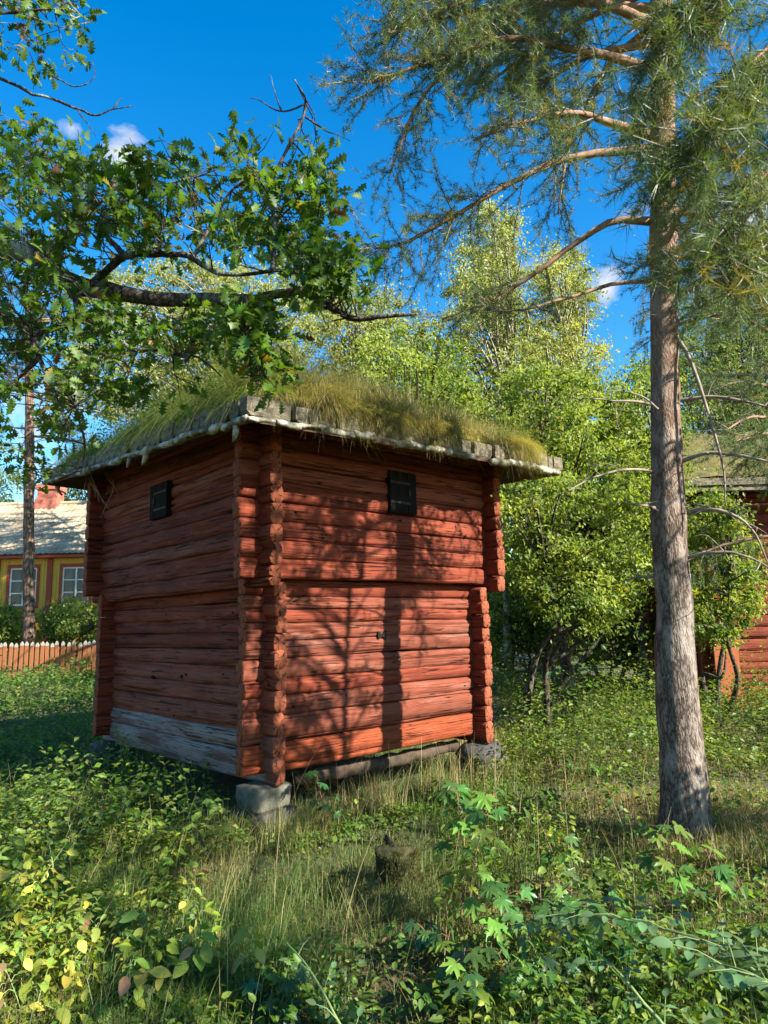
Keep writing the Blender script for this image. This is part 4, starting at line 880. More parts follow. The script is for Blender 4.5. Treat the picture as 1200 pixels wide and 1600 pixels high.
TREES = [
 ('birch_tree', 'tall pale birch with a pointed crown rising behind the roof', 'birch tree', 790, 17, [(760,310),(800,340),(830,430),(850,560),(820,700),(720,700),(690,560),(700,430)], 60, 1.0, .075, 15000, PG1, PG2, 1, M_birch, .42),
 ('birch_tree', 'second pale birch between the pointed one and the tall pine trunk', 'birch tree', 880, 19, [(860,375),(910,400),(940,520),(935,640),(900,740),(820,740),(810,560),(830,420)], 52, 1.1, .08, 14000, PG1, PG2, 1, M_birch, .45),
 ('birch_tree', 'pale loose birch behind the left half of the grass roof', 'birch tree', 330, 21, [(150,430),(330,400),(470,430),(540,500),(560,640),(420,680),(200,680),(80,640),(110,500)], 95, 1.3, .10, 23000, PG1, PG2, 1, M_birch, .5),
 ('birch_tree', 'silvery loose birch right behind the tallest roof grass', 'birch tree', 560, 24, [(480,470),(560,440),(640,460),(700,520),(690,700),(480,700)], 60, 1.3, .10, 13000, PG1, PG2, 1, M_birch, .5),
 ('alder_tree', 'broad mid-green tree seen just above the ridge grass', 'alder tree', 640, 14, [(560,540),(640,500),(720,540),(760,640),(740,760),(600,740),(540,640)], 46, .9, .075, 12000, LG1, LG2, 1, None, .4),
 ('rowan_tree', 'bright yellow-green tree filling the gap right of the eave', 'rowan tree', 890, 12.5, [(790,590),(880,570),(960,610),(1010,700),(1010,830),(930,880),(820,860),(770,740)], 74, .8, .07, 19000, LG1, LG2, 1, None, .36),
 ('rowan_tree', 'dense leafy tree right behind the tall pine trunk', 'rowan tree', 1000, 14, [(950,600),(1010,560),(1060,620),(1070,760),(1060,900),(980,920),(930,780)], 50, .9, .07, 13000, MG1, LG2, 1, None, .38),
 ('serviceberry_shrub', 'multi-stemmed shrub with bare crooked stems beside the end wall', 'shrub', 832, 10.2, [(780,760),(860,740),(950,770),(1000,850),(990,950),(920,985),(830,950),(790,900)], 62, .55, .06, 15000, MG1, LG2, 5, None, .30),
 ('hazel_bush', 'light green bush growing against the red log house', 'bush', 1115, 11, [(1075,790),(1130,770),(1175,830),(1185,930),(1150,1010),(1085,1000),(1070,900)], 40, .35, .06, 9000, MG1, LG2, 3, None, .24),
 ('spruce_backdrop_tree', 'dark green tree behind the mossy roof of the red log house', 'tree', 1120, 22, [(1070,470),(1150,420),(1230,450),(1300,700),(1150,780),(1040,740),(1040,560)], 80, 1.4, .10, 24000, (.07,.12,.035), (.19,.25,.07), 1, None, .5),
 ('lime_tree', 'green tree beyond the tiled roof of the yellow house', 'tree', -30, 42, [(-200,680),(-60,640),(20,690),(60,760),(30,860),(-200,860)], 46, 2.0, .17, 9000, (.08,.13,.04), (.2,.26,.08), 1, None, 1.0),
 ('lime_tree', 'small rounded tree peeping over the ridge right of the chimney', 'tree', 125, 44, [(85,735),(120,715),(190,690),(230,760),(200,860),(90,840)], 34, 1.5, .17, 7000, (.08,.13,.04), (.2,.26,.08), 1, None, .9),
 ('lilac_bush', 'leafy bush below the windows of the yellow house', 'bush', 108, 26, [(70,960),(110,935),(150,950),(160,1000),(80,1005)], 24, .5, .10, 5000, MG1, LG2, 3, None, .38),
 ('lilac_bush', 'low bush at the left window of the yellow house', 'bush', 15, 26.4, [(-40,950),(20,945),(35,990),(20,1005),(-40,1005)], 18, .5, .10, 3600, MG1, LG2, 3, None, .38),
 ('willow_bush', 'low bush closing the gap between the shrub stems and the red log house', 'bush', 960, 16, [(880,930),(960,900),(1040,930),(1060,1040),(880,1040)], 34, .6, .07, 8000, MG1, LG2, 4, None, .36),
 ('willow_bush', 'low bush beyond the bare crooked stems, beside the end wall', 'bush', 800, 18, [(740,930),(800,900),(880,930),(890,1040),(740,1040)], 34, .6, .075, 8000, MG1, LG2, 4, None, .36),
 ('maple_tree', 'shaded thicket tree low behind the multi-stemmed shrub', 'tree', 900, 19, [(760,880),(850,840),(960,860),(1030,900),(1030,1010),(760,1010)], 50, 1.6, .08, 11000, (.06,.12,.025), (.15,.22,.045), 2, None, .45),
]
for k, (nm, lb, ct, bx, Y0, poly, ncl, dY, lf, nl, c1, c2, stems, bk, sig) in enumerate(TREES):
    rgk = np.random.default_rng(900+k); broadleaf(nm, lb, ct, gnd(bx, Y0), crown_px(rgk, poly, int(ncl*4.2), Y0, dY*1.5), lf*1.12, int(nl*1.7), c1, c2, 900+k, .05 if stems > 1 else .11, stems, None, bk, sig*.62, .02)
# unseen bushes added to the right to shade the pine foot and foreground
for k, (c0, rr3, ncl) in enumerate((((5.0, 3.8, 1.4), (.9, .9, 1.1), 34), ((4.3, 1.9, 1.25), (.8, .8, .95), 30))):
    rgk = np.random.default_rng(990+k); cl_ = np.array(c0)+unit(rgk.normal(size=(ncl, 3)))*rgk.random((ncl, 1))**.4*np.array(rr3)
    broadleaf('hazel_bush', ('rounded hazel bush added out of view for shade, sunward of the tall pine', 'lower hazel bush added out of view for shade, beside the near pine')[k], 'bush', np.array([c0[0], c0[1], float(gz(c0[0], c0[1]))]), cl_, .075, 3600, MG1, LG2, 990+k, .03, 4, None, None, .26, .02)
rgk = np.random.default_rng(1201); cl_ = []  # added tree out of view, clumps strung along sun rays to the wall
for k in range(44):
    t_ = 2.2*rgk.random()**1.5-.25; zz_ = rgk.uniform(.35, 3.5); cl_.append(O+dR*t_+Z3*zz_+SUN*rgk.uniform(5.3, 6.4))
cl_ = np.array(cl_); bb = np.array([4.6, 3.0, float(gz(4.6, 3.0))])
broadleaf('birch_tree', 'unseen birch added on the sunny side, crown shaped to dapple the storehouse wall', 'birch tree', bb, cl_, .075, 44*46, LG1, LG2, 1201, .07, 1, None, M_birch, .12, .02)
# distant woodland: one green mass all round
rgk = np.random.default_rng(70); n = 42000; ang = rgk.uniform(-1.15, 1.15, n); dist = rgk.uniform(48, 75, n); xx = dist*np.sin(ang); yy = dist*np.cos(ang)
topz = 5.5+3.2*fbm(np.stack([ang*9, 0*ang, dist*.05], -1), 3, 3); zz = topz*rgk.random(n)**.7
V, T, C = scatter(*LEAF, np.stack([xx, yy, zz], -1), frames(rgk.normal(size=(n, 3)), rgk.normal(size=(n, 3))+Z3*.6), rgk.uniform(.6, 1.25, n), mixcol(np.clip(rgk.random(n)*.6+.4*vn(np.stack([xx, yy, zz], -1)*.4, 5), 0, 1), np.array([.07,.11,.032]), np.array([.22,.28,.09])))
tag(obj('far_woodland', V, [T], M_leaf, None, C), 'distant wood closing off the view behind the buildings', 'woodland', kind='stuff')

# ------------------------------------------------------------------ yellow house
HY = 28.; yb = onY(60, 1000, HY)[2]-1.2
M_yel = simple('yellow_boards', (.50,.29,.035), (.62,.38,.06), (1,1,.1), 5, .75, .2); M_red = simple('red_trim', (.26,.045,.022), (.36,.07,.035), (1,1,1), 5, .7, .2)
M_tile = simple('old_roof_tiles', (.24,.18,.11), (.46,.38,.26), (1,1,1), 1.6, .85, .4, .02, 10); M_brick = simple('red_chimney_plaster', (.30,.09,.06), (.42,.15,.10), (1,1,1), 6, .8, .4)
M_white = simple('white_frame', (.66,.66,.62), (.8,.8,.77), (1,1,1), 8, .5, 0); M_curt = simple('curtain', (.6,.6,.58), (.8,.8,.78), (9,1,.4), 3, .9, .5, .03)
mg, tg_, bg_ = mat('window_glass'); bg_.inputs['Base Color'].default_value = (.04,.05,.05,1); bg_.inputs['Roughness'].default_value = .06; bg_.inputs['Alpha'].default_value = .5
xL, xR = onY(-560, 900, HY)[0], -7.0; ez = onY(60, 867, HY)[2]; rzz = onY(60, 788, HY+3.6)[2]
hs_ = empty('yellow_house', (xL*.4+xR*.6, HY+3.6, 0), 'yellow boarded house with red trim, tall windows and weathered tiled roof', 'house')
mb = MB(); wins = []
px_c = [118-82*k for k in range(5)]; wx = sorted(onY(px, 915, HY)[0] for px in px_c); ww = .55; wz0, wz1 = onY(60, 946, HY)[2], onY(60, 887, HY)[2]
x0 = xL
for xc in wx:                        # wall pieces left between the openings
    mb.box2((x0, HY, yb), (xc-ww, HY+.2, ez+.3)); mb.box2((xc-ww, HY+.004, yb), (xc+ww, HY+.2, wz0)); mb.box2((xc-ww, HY+.004, wz1), (xc+ww, HY+.2, ez+.3)); x0 = xc+ww
mb.box2((x0, HY, yb), (xR, HY+.2, ez+.3)); mb.box2((xR-.2, HY+.2, yb), (xR-.004, HY+7.2, ez+.3)); mb.box2((xL+.004, HY+.2, yb), (xL+.2, HY+7.2, ez+.3)); mb.box2((xL, HY+7.2, yb), (xR, HY+7.4, ez+.3))
wl = mb.build('wall', M_yel, hs_)
x_ = xL+.1; mb = MB()
while x_ < xR:
    if all(abs(x_-xc) > ww+.06 for xc in wx): mb.box2((x_-.012, HY-.018, yb+.9), (x_+.012, HY-.001, ez-.05))
    x_ += .13
o = mb.build('cover_strips', M_yel, wl); o['kind'] = 'stuff'
for xc in wx:
    fr_ = MB()
    for a, b_ in (((xc-ww, wz0), (xc-ww+.06, wz1)), ((xc+ww-.06, wz0), (xc+ww, wz1)), ((xc-ww+.06, wz0), (xc+ww-.06, wz0+.06)), ((xc-ww+.06, wz1-.06), (xc+ww-.06, wz1)), ((xc-.03, wz0+.06), (xc+.03, wz1-.06))):
        fr_.box2((a[0], HY+.02, a[1]), (b_[0], HY+.09, b_[1]))
    for s_ in (-1, 1):
        for z_ in ((wz1-wz0)*.33+wz0, (wz1-wz0)*.66+wz0):
            fr_.box2((xc+min(s_*.03, s_*(ww-.06)), HY+.03, z_-.02), (xc+max(s_*.03, s_*(ww-.06)), HY+.08, z_+.02))
    f_ = fr_.build('window', M_white, hs_)
    for s_ in (-1, 1): MB().box2((xc+min(s_*.03, s_*(ww-.06)), HY+.05, wz0+.06), (xc+max(s_*.03, s_*(ww-.06)), HY+.056, wz1-.06)).build('pane', mg, f_)
    for s_ in (-1, 1): MB().box2((xc+s_*(ww-.2)-.15, HY+.16, wz0), (xc+s_*(ww-.2)+.15, HY+.18, wz1)).build('curtain', M_curt, f_)
    tm = MB(); tm.box2((xc-ww-.11, HY-.04, wz0-.1), (xc-ww, HY-.002, wz1+.14)); tm.box2((xc+ww, HY-.04, wz0-.1), (xc+ww+.11, HY-.002, wz1+.14)); tm.box2((xc-ww, HY-.04, wz1), (xc+ww, HY-.002, wz1+.14)); tm.box2((xc-ww, HY-.06, wz0-.1), (xc+ww, HY-.002, wz0)); tm.build('trim', M_red, f_)
    MB().box2((xc+1.06-.11, HY-.05, yb), (xc+1.06+.11, HY-.003, ez-.15)).build('pilaster', M_red, hs_)
MB().box2((xL, HY-.06, ez-.14), (xR, HY-.003, ez)).build('frieze_board', M_red, hs_)
# tiled roof: pantile rolls and overlapping courses as relief
nxr = int((xR-xL+.8)/.078); xr = np.linspace(xL-.4, xR+.4, nxr); crs = 17; prof = []
for k in range(crs):
    for e_, dz in ((0., .028), (.97, .0)): prof.append(((k+e_)/crs, dz))
prof = np.array(prof)
def slope(y_e, z_e, y_r, z_r):
    XX = np.broadcast_to(xr[None], (len(prof), nxr)); f_ = prof[:, 0][:, None]; YY = y_e+(y_r-y_e)*f_+0*XX; ZZ = z_e+(z_r-z_e)*f_+prof[:, 1][:, None]+.022*np.sin(XX/.235*2*math.pi)
    i = np.arange(len(prof)-1)[:, None]*nxr+np.arange(nxr-1)[None]; return np.stack([XX, YY, ZZ], -1).reshape(-1, 3), np.stack([i, i+1, i+nxr+1, i+nxr], -1).reshape(-1, 4)
mb = MB(); v_, q_ = slope(HY-.45, ez-.02, HY+3.6, rzz); mb.add(v_, q_); v_, q_ = slope(HY+7.65, ez-.02, HY+3.6, rzz); mb.add(v_, q_[:, ::-1]); rf = mb.build('roof', M_tile, hs_)
MB().tube(np.array([[xL-.4, HY+3.6, rzz+.02], [(xL+xR)/2, HY+3.6, rzz+.02], [xR+.4, HY+3.6, rzz+.02]]), .1, 8).build('ridge_tiles', M_tile, rf)
MB().box2((xL-.4, HY-.42, ez-.16), (xR+.4, HY-.39, ez-.06)).build('eave_board', M_red, rf)
mb = MB(); mb.add([[xL+.1, HY+.1, ez+.2], [xL+.1, HY+7.1, ez+.2], [xL+.1, HY+3.6, rzz-.1], [xR-.1, HY+.1, ez+.2], [xR-.1, HY+7.1, ez+.2], [xR-.1, HY+3.6, rzz-.1]], None, [[0,1,2],[3,5,4]]); mb.build('gable', M_yel, hs_)
ca, cb_ = onY(64, 790, HY+3.6), onY(93, 790, HY+3.6); ct_ = onY(78, 760, HY+3.6)[2]; ch = MB()
ch.box2((ca[0], HY+3.2, rzz-.3), (cb_[0], HY+4., ct_-.22)); ch.box2((ca[0]-.08, HY+3.12, ct_-.216), (cb_[0]+.08, HY+4.08, ct_)); ch.box2((ca[0]-.07, HY+3.13, rzz-.28), (cb_[0]+.07, HY+4.07, rzz+.18)); ch.build('chimney', M_brick, rf)
# picket fence
FNY = 23.; fz0, fz1 = onY(70, 1052, FNY)[2], onY(70, 1003, FNY)[2]
M_pick = simple('orange_red_picket', (.17,.055,.022), (.33,.13,.05), (1,1,.3), 5, .85, .3); M_tip = simple('white_picket_tip', (.22,.21,.18), (.36,.35,.31), (1,1,1), 6, .8, .2)
xa, xb = onY(-90, 1020, FNY)[0], onY(150, 1020, FNY)[0]; fen = empty('picket_fence', ((xa+xb)/2, FNY, fz0), 'orange-red picket fence with white tips in front of the yellow house', 'fence')
for zz_ in (.3, .78): MB().box2((xa, FNY+.035, fz0+(fz1-fz0)*zz_-.04), (xb, FNY+.075, fz0+(fz1-fz0)*zz_+.04)).build('rail', M_pick, fen)
x_ = xa; h__ = fz1-fz0; hw = .055; me = None
pv = np.array([[x, y, z] for z, s_ in ((-.15, 1), (h__-.13, 1), (h__-.129, 1), (h__-.07, 1), (h__, .15)) for x, y in ((-hw*s_, -.012), (hw*s_, -.012), (hw*s_, .012), (-hw*s_, .012))]).reshape(-1, 3)
pq = [[4*r_+k, 4*r_+(k+1) % 4, 4*r_+4+(k+1) % 4, 4*r_+4+k] for r_ in range(4) for k in range(4)]+[[16,17,18,19]]; pmi = [0]*4+[1]*13
me = mesh_from('picket', pv, [np.array(pq)], [M_pick, M_tip], None, False, pmi); rgf = np.random.default_rng(3)
while x_ < xb:
    o = bpy.data.objects.new('picket', me); finish(o, fen, np.array([x_, FNY+rgf.normal()*.004, fz0+rgf.normal()*.02])); o.rotation_euler = (0, rgf.normal()*.025, 0); x_ += .172
# ------------------------------------------------------------------ red log house on the right
BY = 13.; bz0 = onY(1150, 1088, BY)[2]-.25; bx0 = onY(1108, 1000, BY)[0]; bx1 = bx0+6.; ezr = onY(1140, 768, BY)[2]
rh = empty('red_log_house', (bx0+3, BY+2, bz0), 'red log house with moss-grown roof, partly hidden by the tall pine', 'log house')
nrow = 19; hz = (ezr-bz0)/nrow; X1 = np.array([1., 0, 0]); Y1 = np.array([0, 1., 0])
M_logX = logmat('red_log_far', 0., RED, GREY, 1.1); M_logY = logmat('red_log_far_side', math.pi/2, RED, GREY, 1.1); M_orange = simple('orange_red_board', (.24,.06,.02), (.32,.085,.03), (1,1,.3), 4, .8, .2)
for k in range(nrow):
    log('log', np.array([bx0-.15, BY, 0]), X1, -Y1, 6.3, bz0+k*hz, bz0+(k+1)*hz, .16, 3000+k, M_logX, ncrack=1, parent=rh)
    log('log', np.array([bx0, BY-.15, 0]), Y1, -X1, 4.3, bz0+(k+.5)*hz, bz0+(k+1.5)*hz, .16, 3100+k, M_logY, ncrack=0, parent=rh)
MB().box2((bx0-.02, BY-.20, bz0+.05), (bx0+.42, BY-.165, bz0+1.15)).build('corner_board', M_orange, rh)
ap = onY(1005, 1000, BY+1.5)                     # a porch post and its wall in the shade left of the trunk
MB().box2((ap[0], BY+1.5, bz0-.1), (ap[0]+.16, BY+1.66, bz0+2.6)).build('porch_post', M_red, rh)
mb = MB(); mb.box2((ap[0]+.5, BY+2.2, bz0-.1), (bx0+.1, BY+2.35, bz0+2.6)); mb.build('porch_wall', M_red, rh)
rl0, rl1 = onY(1075, 762, BY-.6), np.array([bx1+.5, BY-.6, 0]); rx0 = rl0[0]-.15; ez2 = onY(1140, 756, BY-.6)[2]; rdg = BY+2.2; rz2 = onY(1160, 692, rdg)[2]+.1
mb = MB(); GX = np.linspace(rx0, bx1+.5, 60); GY = np.linspace(0, 1, 20); XX, FF = np.meshgrid(GX, GY); PP = np.stack([XX, BY-.6+(rdg-BY+.6)*FF, ez2+.12+(rz2-ez2)*FF], -1); PP[..., 2] += .05*fbm(PP*1.7, 3, 3); i = np.arange(19)[:, None]*60+np.arange(59)[None]; mb.add(PP.reshape(-1, 3), np.stack([i, i+1, i+61, i+60], -1).reshape(-1, 4))
M_mossroof = simple('moss_roof', (.04,.045,.012), (.16,.125,.04), (1,1,1), 3, 1, .9, .05); rr_ = mb.build('roof', M_mossroof, rh, True)
PB = PP.copy(); PB[..., 1] = 2*rdg-PB[..., 1]; mb = MB(); mb.add(PB.reshape(-1, 3), np.stack([i, i+60, i+61, i+1], -1).reshape(-1, 4)); mb.build('roof_back', M_mossroof, rh, True)
MB().box2((rx0-.05, BY-.68, ez2-.03), (bx1+.5, BY-.60, ez2+.10)).build('eave_board', M_plank, rr_); MB().box2((rx0, BY-.64, ez2-.13), (bx1+.5, BY-.57, ez2-.045)).build('eave_board', M_plank, rr_)
mb = MB(); mb.add([[rx0, BY-.57, ez2-.08], [bx1+.5, BY-.57, ez2-.08], [bx1+.5, rdg, rz2-.02], [rx0, rdg, rz2-.02]], [[0,1,2,3]]); mb.build('soffit', M_deck, rh)
n = 5000; fx = rgk.random(n); P = np.stack([rx0+(bx1+.5-rx0)*rgk.random(n), BY-.6+(rdg-BY+.6)*fx, ez2+.12+(rz2-ez2)*fx], -1); V, T, C = blades(P, rgk.uniform(.04, .14, n), np.full(n, .012), rgk.uniform(0, 6.28, n), rgk.uniform(.2, 1, n), np.full(n, .2), mixcol(rgk.random(n), GREEN, DRY*.8), 2)
o = obj('roof_moss', V, [T], M_grass, rh, C); o['kind'] = 'stuff'

# ------------------------------------------------------------------ meadow grass and undergrowth
rg = np.random.default_rng(12)
def in_hut(x, y, m=0.):
    u_, v_ = hut_uv(np.stack([x, y], -1)); return (u_ > -m) & (u_ < RW+m) & (v_ > -m) & (v_ < LW+m)
n = 190000; yy = 2.2+ (rg.random(n)**1.25)*9.5; xx = (rg.random(n)*2-1)*(yy*.66+.5); keep = ~in_hut(xx, yy, -.35); xx, yy = xx[keep], yy[keep]; n = len(xx)
p2 = np.stack([xx, yy, 0*xx], -1); patch = fbm(p2*1.1, 61, 3); dryp = fbm(p2*.8+3, 63, 3)
dens = np.clip(.62+.45*patch, .12, 1); dens = dens*np.where((yy > 7.0) & (np.abs(xx) > 2.3), .35, 1); keep = rg.random(n) < dens; xx, yy, patch, dryp = xx[keep], yy[keep], patch[keep], dryp[keep]; n = len(xx)
P = np.stack([xx, yy, gz(xx, yy)-.01], -1); h_ = np.clip(.08+.14*rg.random(n)+.10*patch+.05*rg.random(n)**6*3, .04, .45)
dw = np.clip(.16+1.1*dryp+.35*np.clip((xx-.1)*.5, -.4, .55)+rg.normal(0, .22, n), 0, 1)
c = mixcol(dw, mixcol(rg.random(n), DEEP*1.3, mixcol(rg.random(n), GREEN, LIME)), mixcol(rg.random(n), DRY*.85, STRAW*.9))
matted = (rg.random(n) < .35); lean = np.where(matted, rg.uniform(.8, 1.8, n), rg.uniform(.1, .8, n)); droop = np.where(matted, rg.uniform(.4, .9, n), rg.uniform(.05, .5, n))
V, T, C = blades(P, h_, rg.uniform(.003, .0065, n)*(.7+yy*.09), rg.uniform(0, 6.28, n), lean, droop, c, 3)
tag(obj('grass', V, [T], M_grass, None, C, False, np.zeros(3)), 'green and straw-coloured meadow grass around the storehouse', 'grass', kind='stuff')
n = 5200; tc_ = np.array([O[:2]-dL[:2]*.30-dR[:2]*.05, O[:2]-dL[:2]*.28+dR[:2]*.3, O[:2]-dR[:2]*.32, O[:2]+dR[:2]*(RW-.1)-dL[:2]*.3, O[:2]+dR[:2]*1.1-dL[:2]*.15, O[:2]+dR[:2]*1.9-dL[:2]*.2, sp[:2]+np.array([-.1,-.2]), sp[:2]+np.array([.2,-.1]), sp[:2]+np.array([-.25,0])]); ci = rg.integers(0, len(tc_), n); xy = tc_[ci]+rg.normal(0, .10, (n, 2))
P = np.stack([xy[:, 0], xy[:, 1], gz(xy[:, 0], xy[:, 1])], -1); V, T, C = blades(P, rg.uniform(.12, .42, n)*np.where(ci > 5, .4, 1.), np.full(n, .005), rg.uniform(0, 6.28, n), rg.uniform(.1, .8, n), rg.uniform(.05, .5, n), mixcol(np.clip(rg.normal(.35, .3, n), 0, 1), GREEN, STRAW), 4)
tag(obj('grass_tufts', V, [T], M_grass, None, C, False, np.zeros(3)), 'long grass growing up round the corner stones and the stump', 'grass', kind='stuff')
n = 5200; yy = rg.uniform(2.4, 5.2, n); xx = (rg.random(n)*2-1)*yy*.6; P = np.stack([xx, yy, gz(xx, yy)+rg.uniform(.005, .03, n)], -1)
V, T, C = scatter(*OVAL3, P, frames(rg.normal(size=(n, 3))*np.array([1, 1, .3]), Z3+rg.normal(size=(n, 3))*.35), rg.uniform(.03, .065, n), mixcol(rg.random(n), np.array([.09,.05,.025]), np.array([.34,.24,.12])))
tag(obj('leaf_litter', V, [T], M_leaf, None, C, False, np.zeros(3)), 'brown fallen leaves lying under the foreground plants', 'leaf litter', kind='stuff')
# seed stalks
n = 900; yy = rg.uniform(3.2, 8.5, n); xx = (rg.random(n)*2-1)*yy*.58; nearhut = rg.random(n) < .45; s_ = rg.random(n)*RW; base = O[:2]+dR[:2]*s_[:, None]-dL[:2]*rg.uniform(.05, .5, n)[:, None]; xx = np.where(nearhut, base[:, 0], xx); yy = np.where(nearhut, base[:, 1], yy)
k_ = ~in_hut(xx, yy, .05); xx, yy = xx[k_], yy[k_]; n = len(xx); P = np.stack([xx, yy, gz(xx, yy)], -1)
V, T, C = blades(P, rg.uniform(.25, .75, n), np.full(n, .0045), rg.uniform(0, 6.28, n), rg.uniform(.05, .9, n), rg.uniform(.0, .55, n), mixcol(rg.random(n), DRY, STRAW), 5)
tag(obj('dry_grass_stalks', V, [T], M_grass, None, C, False, np.zeros(3)), 'tall dry seed stalks standing above the meadow grass', 'grass', kind='stuff')
# undergrowth of herbs and seedlings: leaf masses on many small shoots
def herb(n_sh, fx, leaf, hmin, hmax, c1, c2, seed, per=16, name='undergrowth', label='', spread=.13, tm_=None):
    rg = np.random.default_rng(seed); x_, y_ = fx(rg, n_sh); k_ = ~in_hut(x_, y_, .12); x_, y_ = x_[k_], y_[k_]; n_ = len(x_); z_ = gz(x_, y_); hh_ = rg.uniform(hmin, hmax, n_)*np.clip(.75+.9*fbm(np.stack([x_, y_, 0*x_], -1)*1.0, seed, 3), .25, 1.9); hh_ = hh_*np.where((y_ < 7.5) & (x_ < -.8) & (y_ > 5), .75, 1.); lsz = rg.uniform(.45, 1.3, n_); lsz = np.where(rg.random(n_) < .10, lsz*1.4, lsz)
    ci = np.repeat(np.arange(n_), per); m_ = len(ci); f_ = rg.random(m_)**.6; a_ = rg.uniform(0, 6.28, m_); r_ = rg.random(m_)**.6*spread*(1.15-.35*f_)*(1+hh_[ci])
    P = np.stack([x_[ci]+r_*np.cos(a_), y_[ci]+r_*np.sin(a_), z_[ci]+hh_[ci]*f_+.02], -1); ax = np.stack([np.cos(a_), np.sin(a_), rg.normal(0, .35, m_)-.1], -1)
    c = mixcol(np.clip(rg.random(m_)*.35+rg.random(n_)[ci]*.8-.05, 0, 1), np.array(c1), np.array(c2)); c = c*np.stack([rg.uniform(.75, 1.45, n_), np.ones(n_), rg.uniform(.5, 1.6, n_)], -1)[ci]; V, T, C = scatter(*(tm_ or LEAF), P, frames(ax, Z3+rg.normal(size=(m_, 3))*.45), leaf*lsz[ci]*rg.uniform(.7, 1.25, m_), c)
    st_ = blades(np.stack([x_, y_, z_], -1), hh_, np.full(n_, .006), rg.uniform(0, 6.28, n_), np.full(n_, .15), 0*hh_, np.tile(np.array([[.10,.13,.04]]), (n_, 1)), 2)
    V2 = np.concatenate([V, st_[0]]); T2 = np.concatenate([T, st_[1]+len(V)]); C2 = np.concatenate([C, st_[2]])
    tag(obj(name, V2, [T2], M_leaf, None, C2, False, np.zeros(3)), label, 'undergrowth', kind='stuff')
herb(2200, lambda r, n: (lambda y: (-(y*.05+.9)-r.random(n)*(y*.62-.6), y))(r.uniform(5.2, 16, n)), .06, .2, .55, (.04,.10,.02), (.20,.32,.05), 81, 17, 'undergrowth', 'thick green undergrowth along the shaded side of the storehouse')
herb(3300, lambda r, n: (lambda y: (1.1+(y-7.2)*.15+r.random(n)*(y*.62), y))(r.uniform(7.3, 17, n)), .06, .22, .95, (.045,.10,.02), (.22,.32,.05), 82, 14, 'undergrowth', 'green undergrowth between the tall pine and the red log house')
herb(460, lambda r, n: (lambda y: (-.33*y-r.random(n)**.7*y*.32+.25, y))(r.uniform(3.5, 5.8, n)), .05, .08, .38, (.07,.15,.02), (.32,.42,.06), 83, 17, 'undergrowth', 'green herbs left of the corner stones, sun patch put into their colour', .10, OVAL3)  # greens lightened to paint a sun patch here
herb(360, lambda r, n: (lambda y: ((r.random(n)*2-1)*y*.6, y))(r.uniform(2.4, 3.9, n)), .045, .05, .22, (.045,.12,.018), (.20,.31,.04), 84, 16, 'undergrowth', 'low leafy ground cover along the front of the clearing', .10, OVAL3)
herb(420, lambda r, n: (lambda y: (.35+r.random(n)*y*.55, y))(r.uniform(2.6, 6.8, n)), .05, .08, .34, (.05,.13,.02), (.21,.33,.045), 85, 15, 'undergrowth', 'mixed green herbs and seedlings around the maple saplings', .10, OVAL3)
herb(170, lambda r, n: (lambda t_: (O[0]+dR[0]*t_*RW-dL[0]*r.uniform(.0, .8, n), O[1]+dR[1]*t_*RW-dL[1]*r.uniform(.0, .8, n)))(r.random(n)), .045, .08, .30, (.05,.12,.02), (.17,.28,.04), 86, 15, 'undergrowth', 'green herbs along the foot of the sunny wall', .10, OVAL3)
herb(900, lambda r, n: (r.uniform(-15, -6.5, n), r.uniform(15, 21.5, n)), .10, .3, .6, (.05,.12,.02), (.17,.27,.045), 87, 16, 'undergrowth', 'tall green weeds in front of the picket fence', .25)

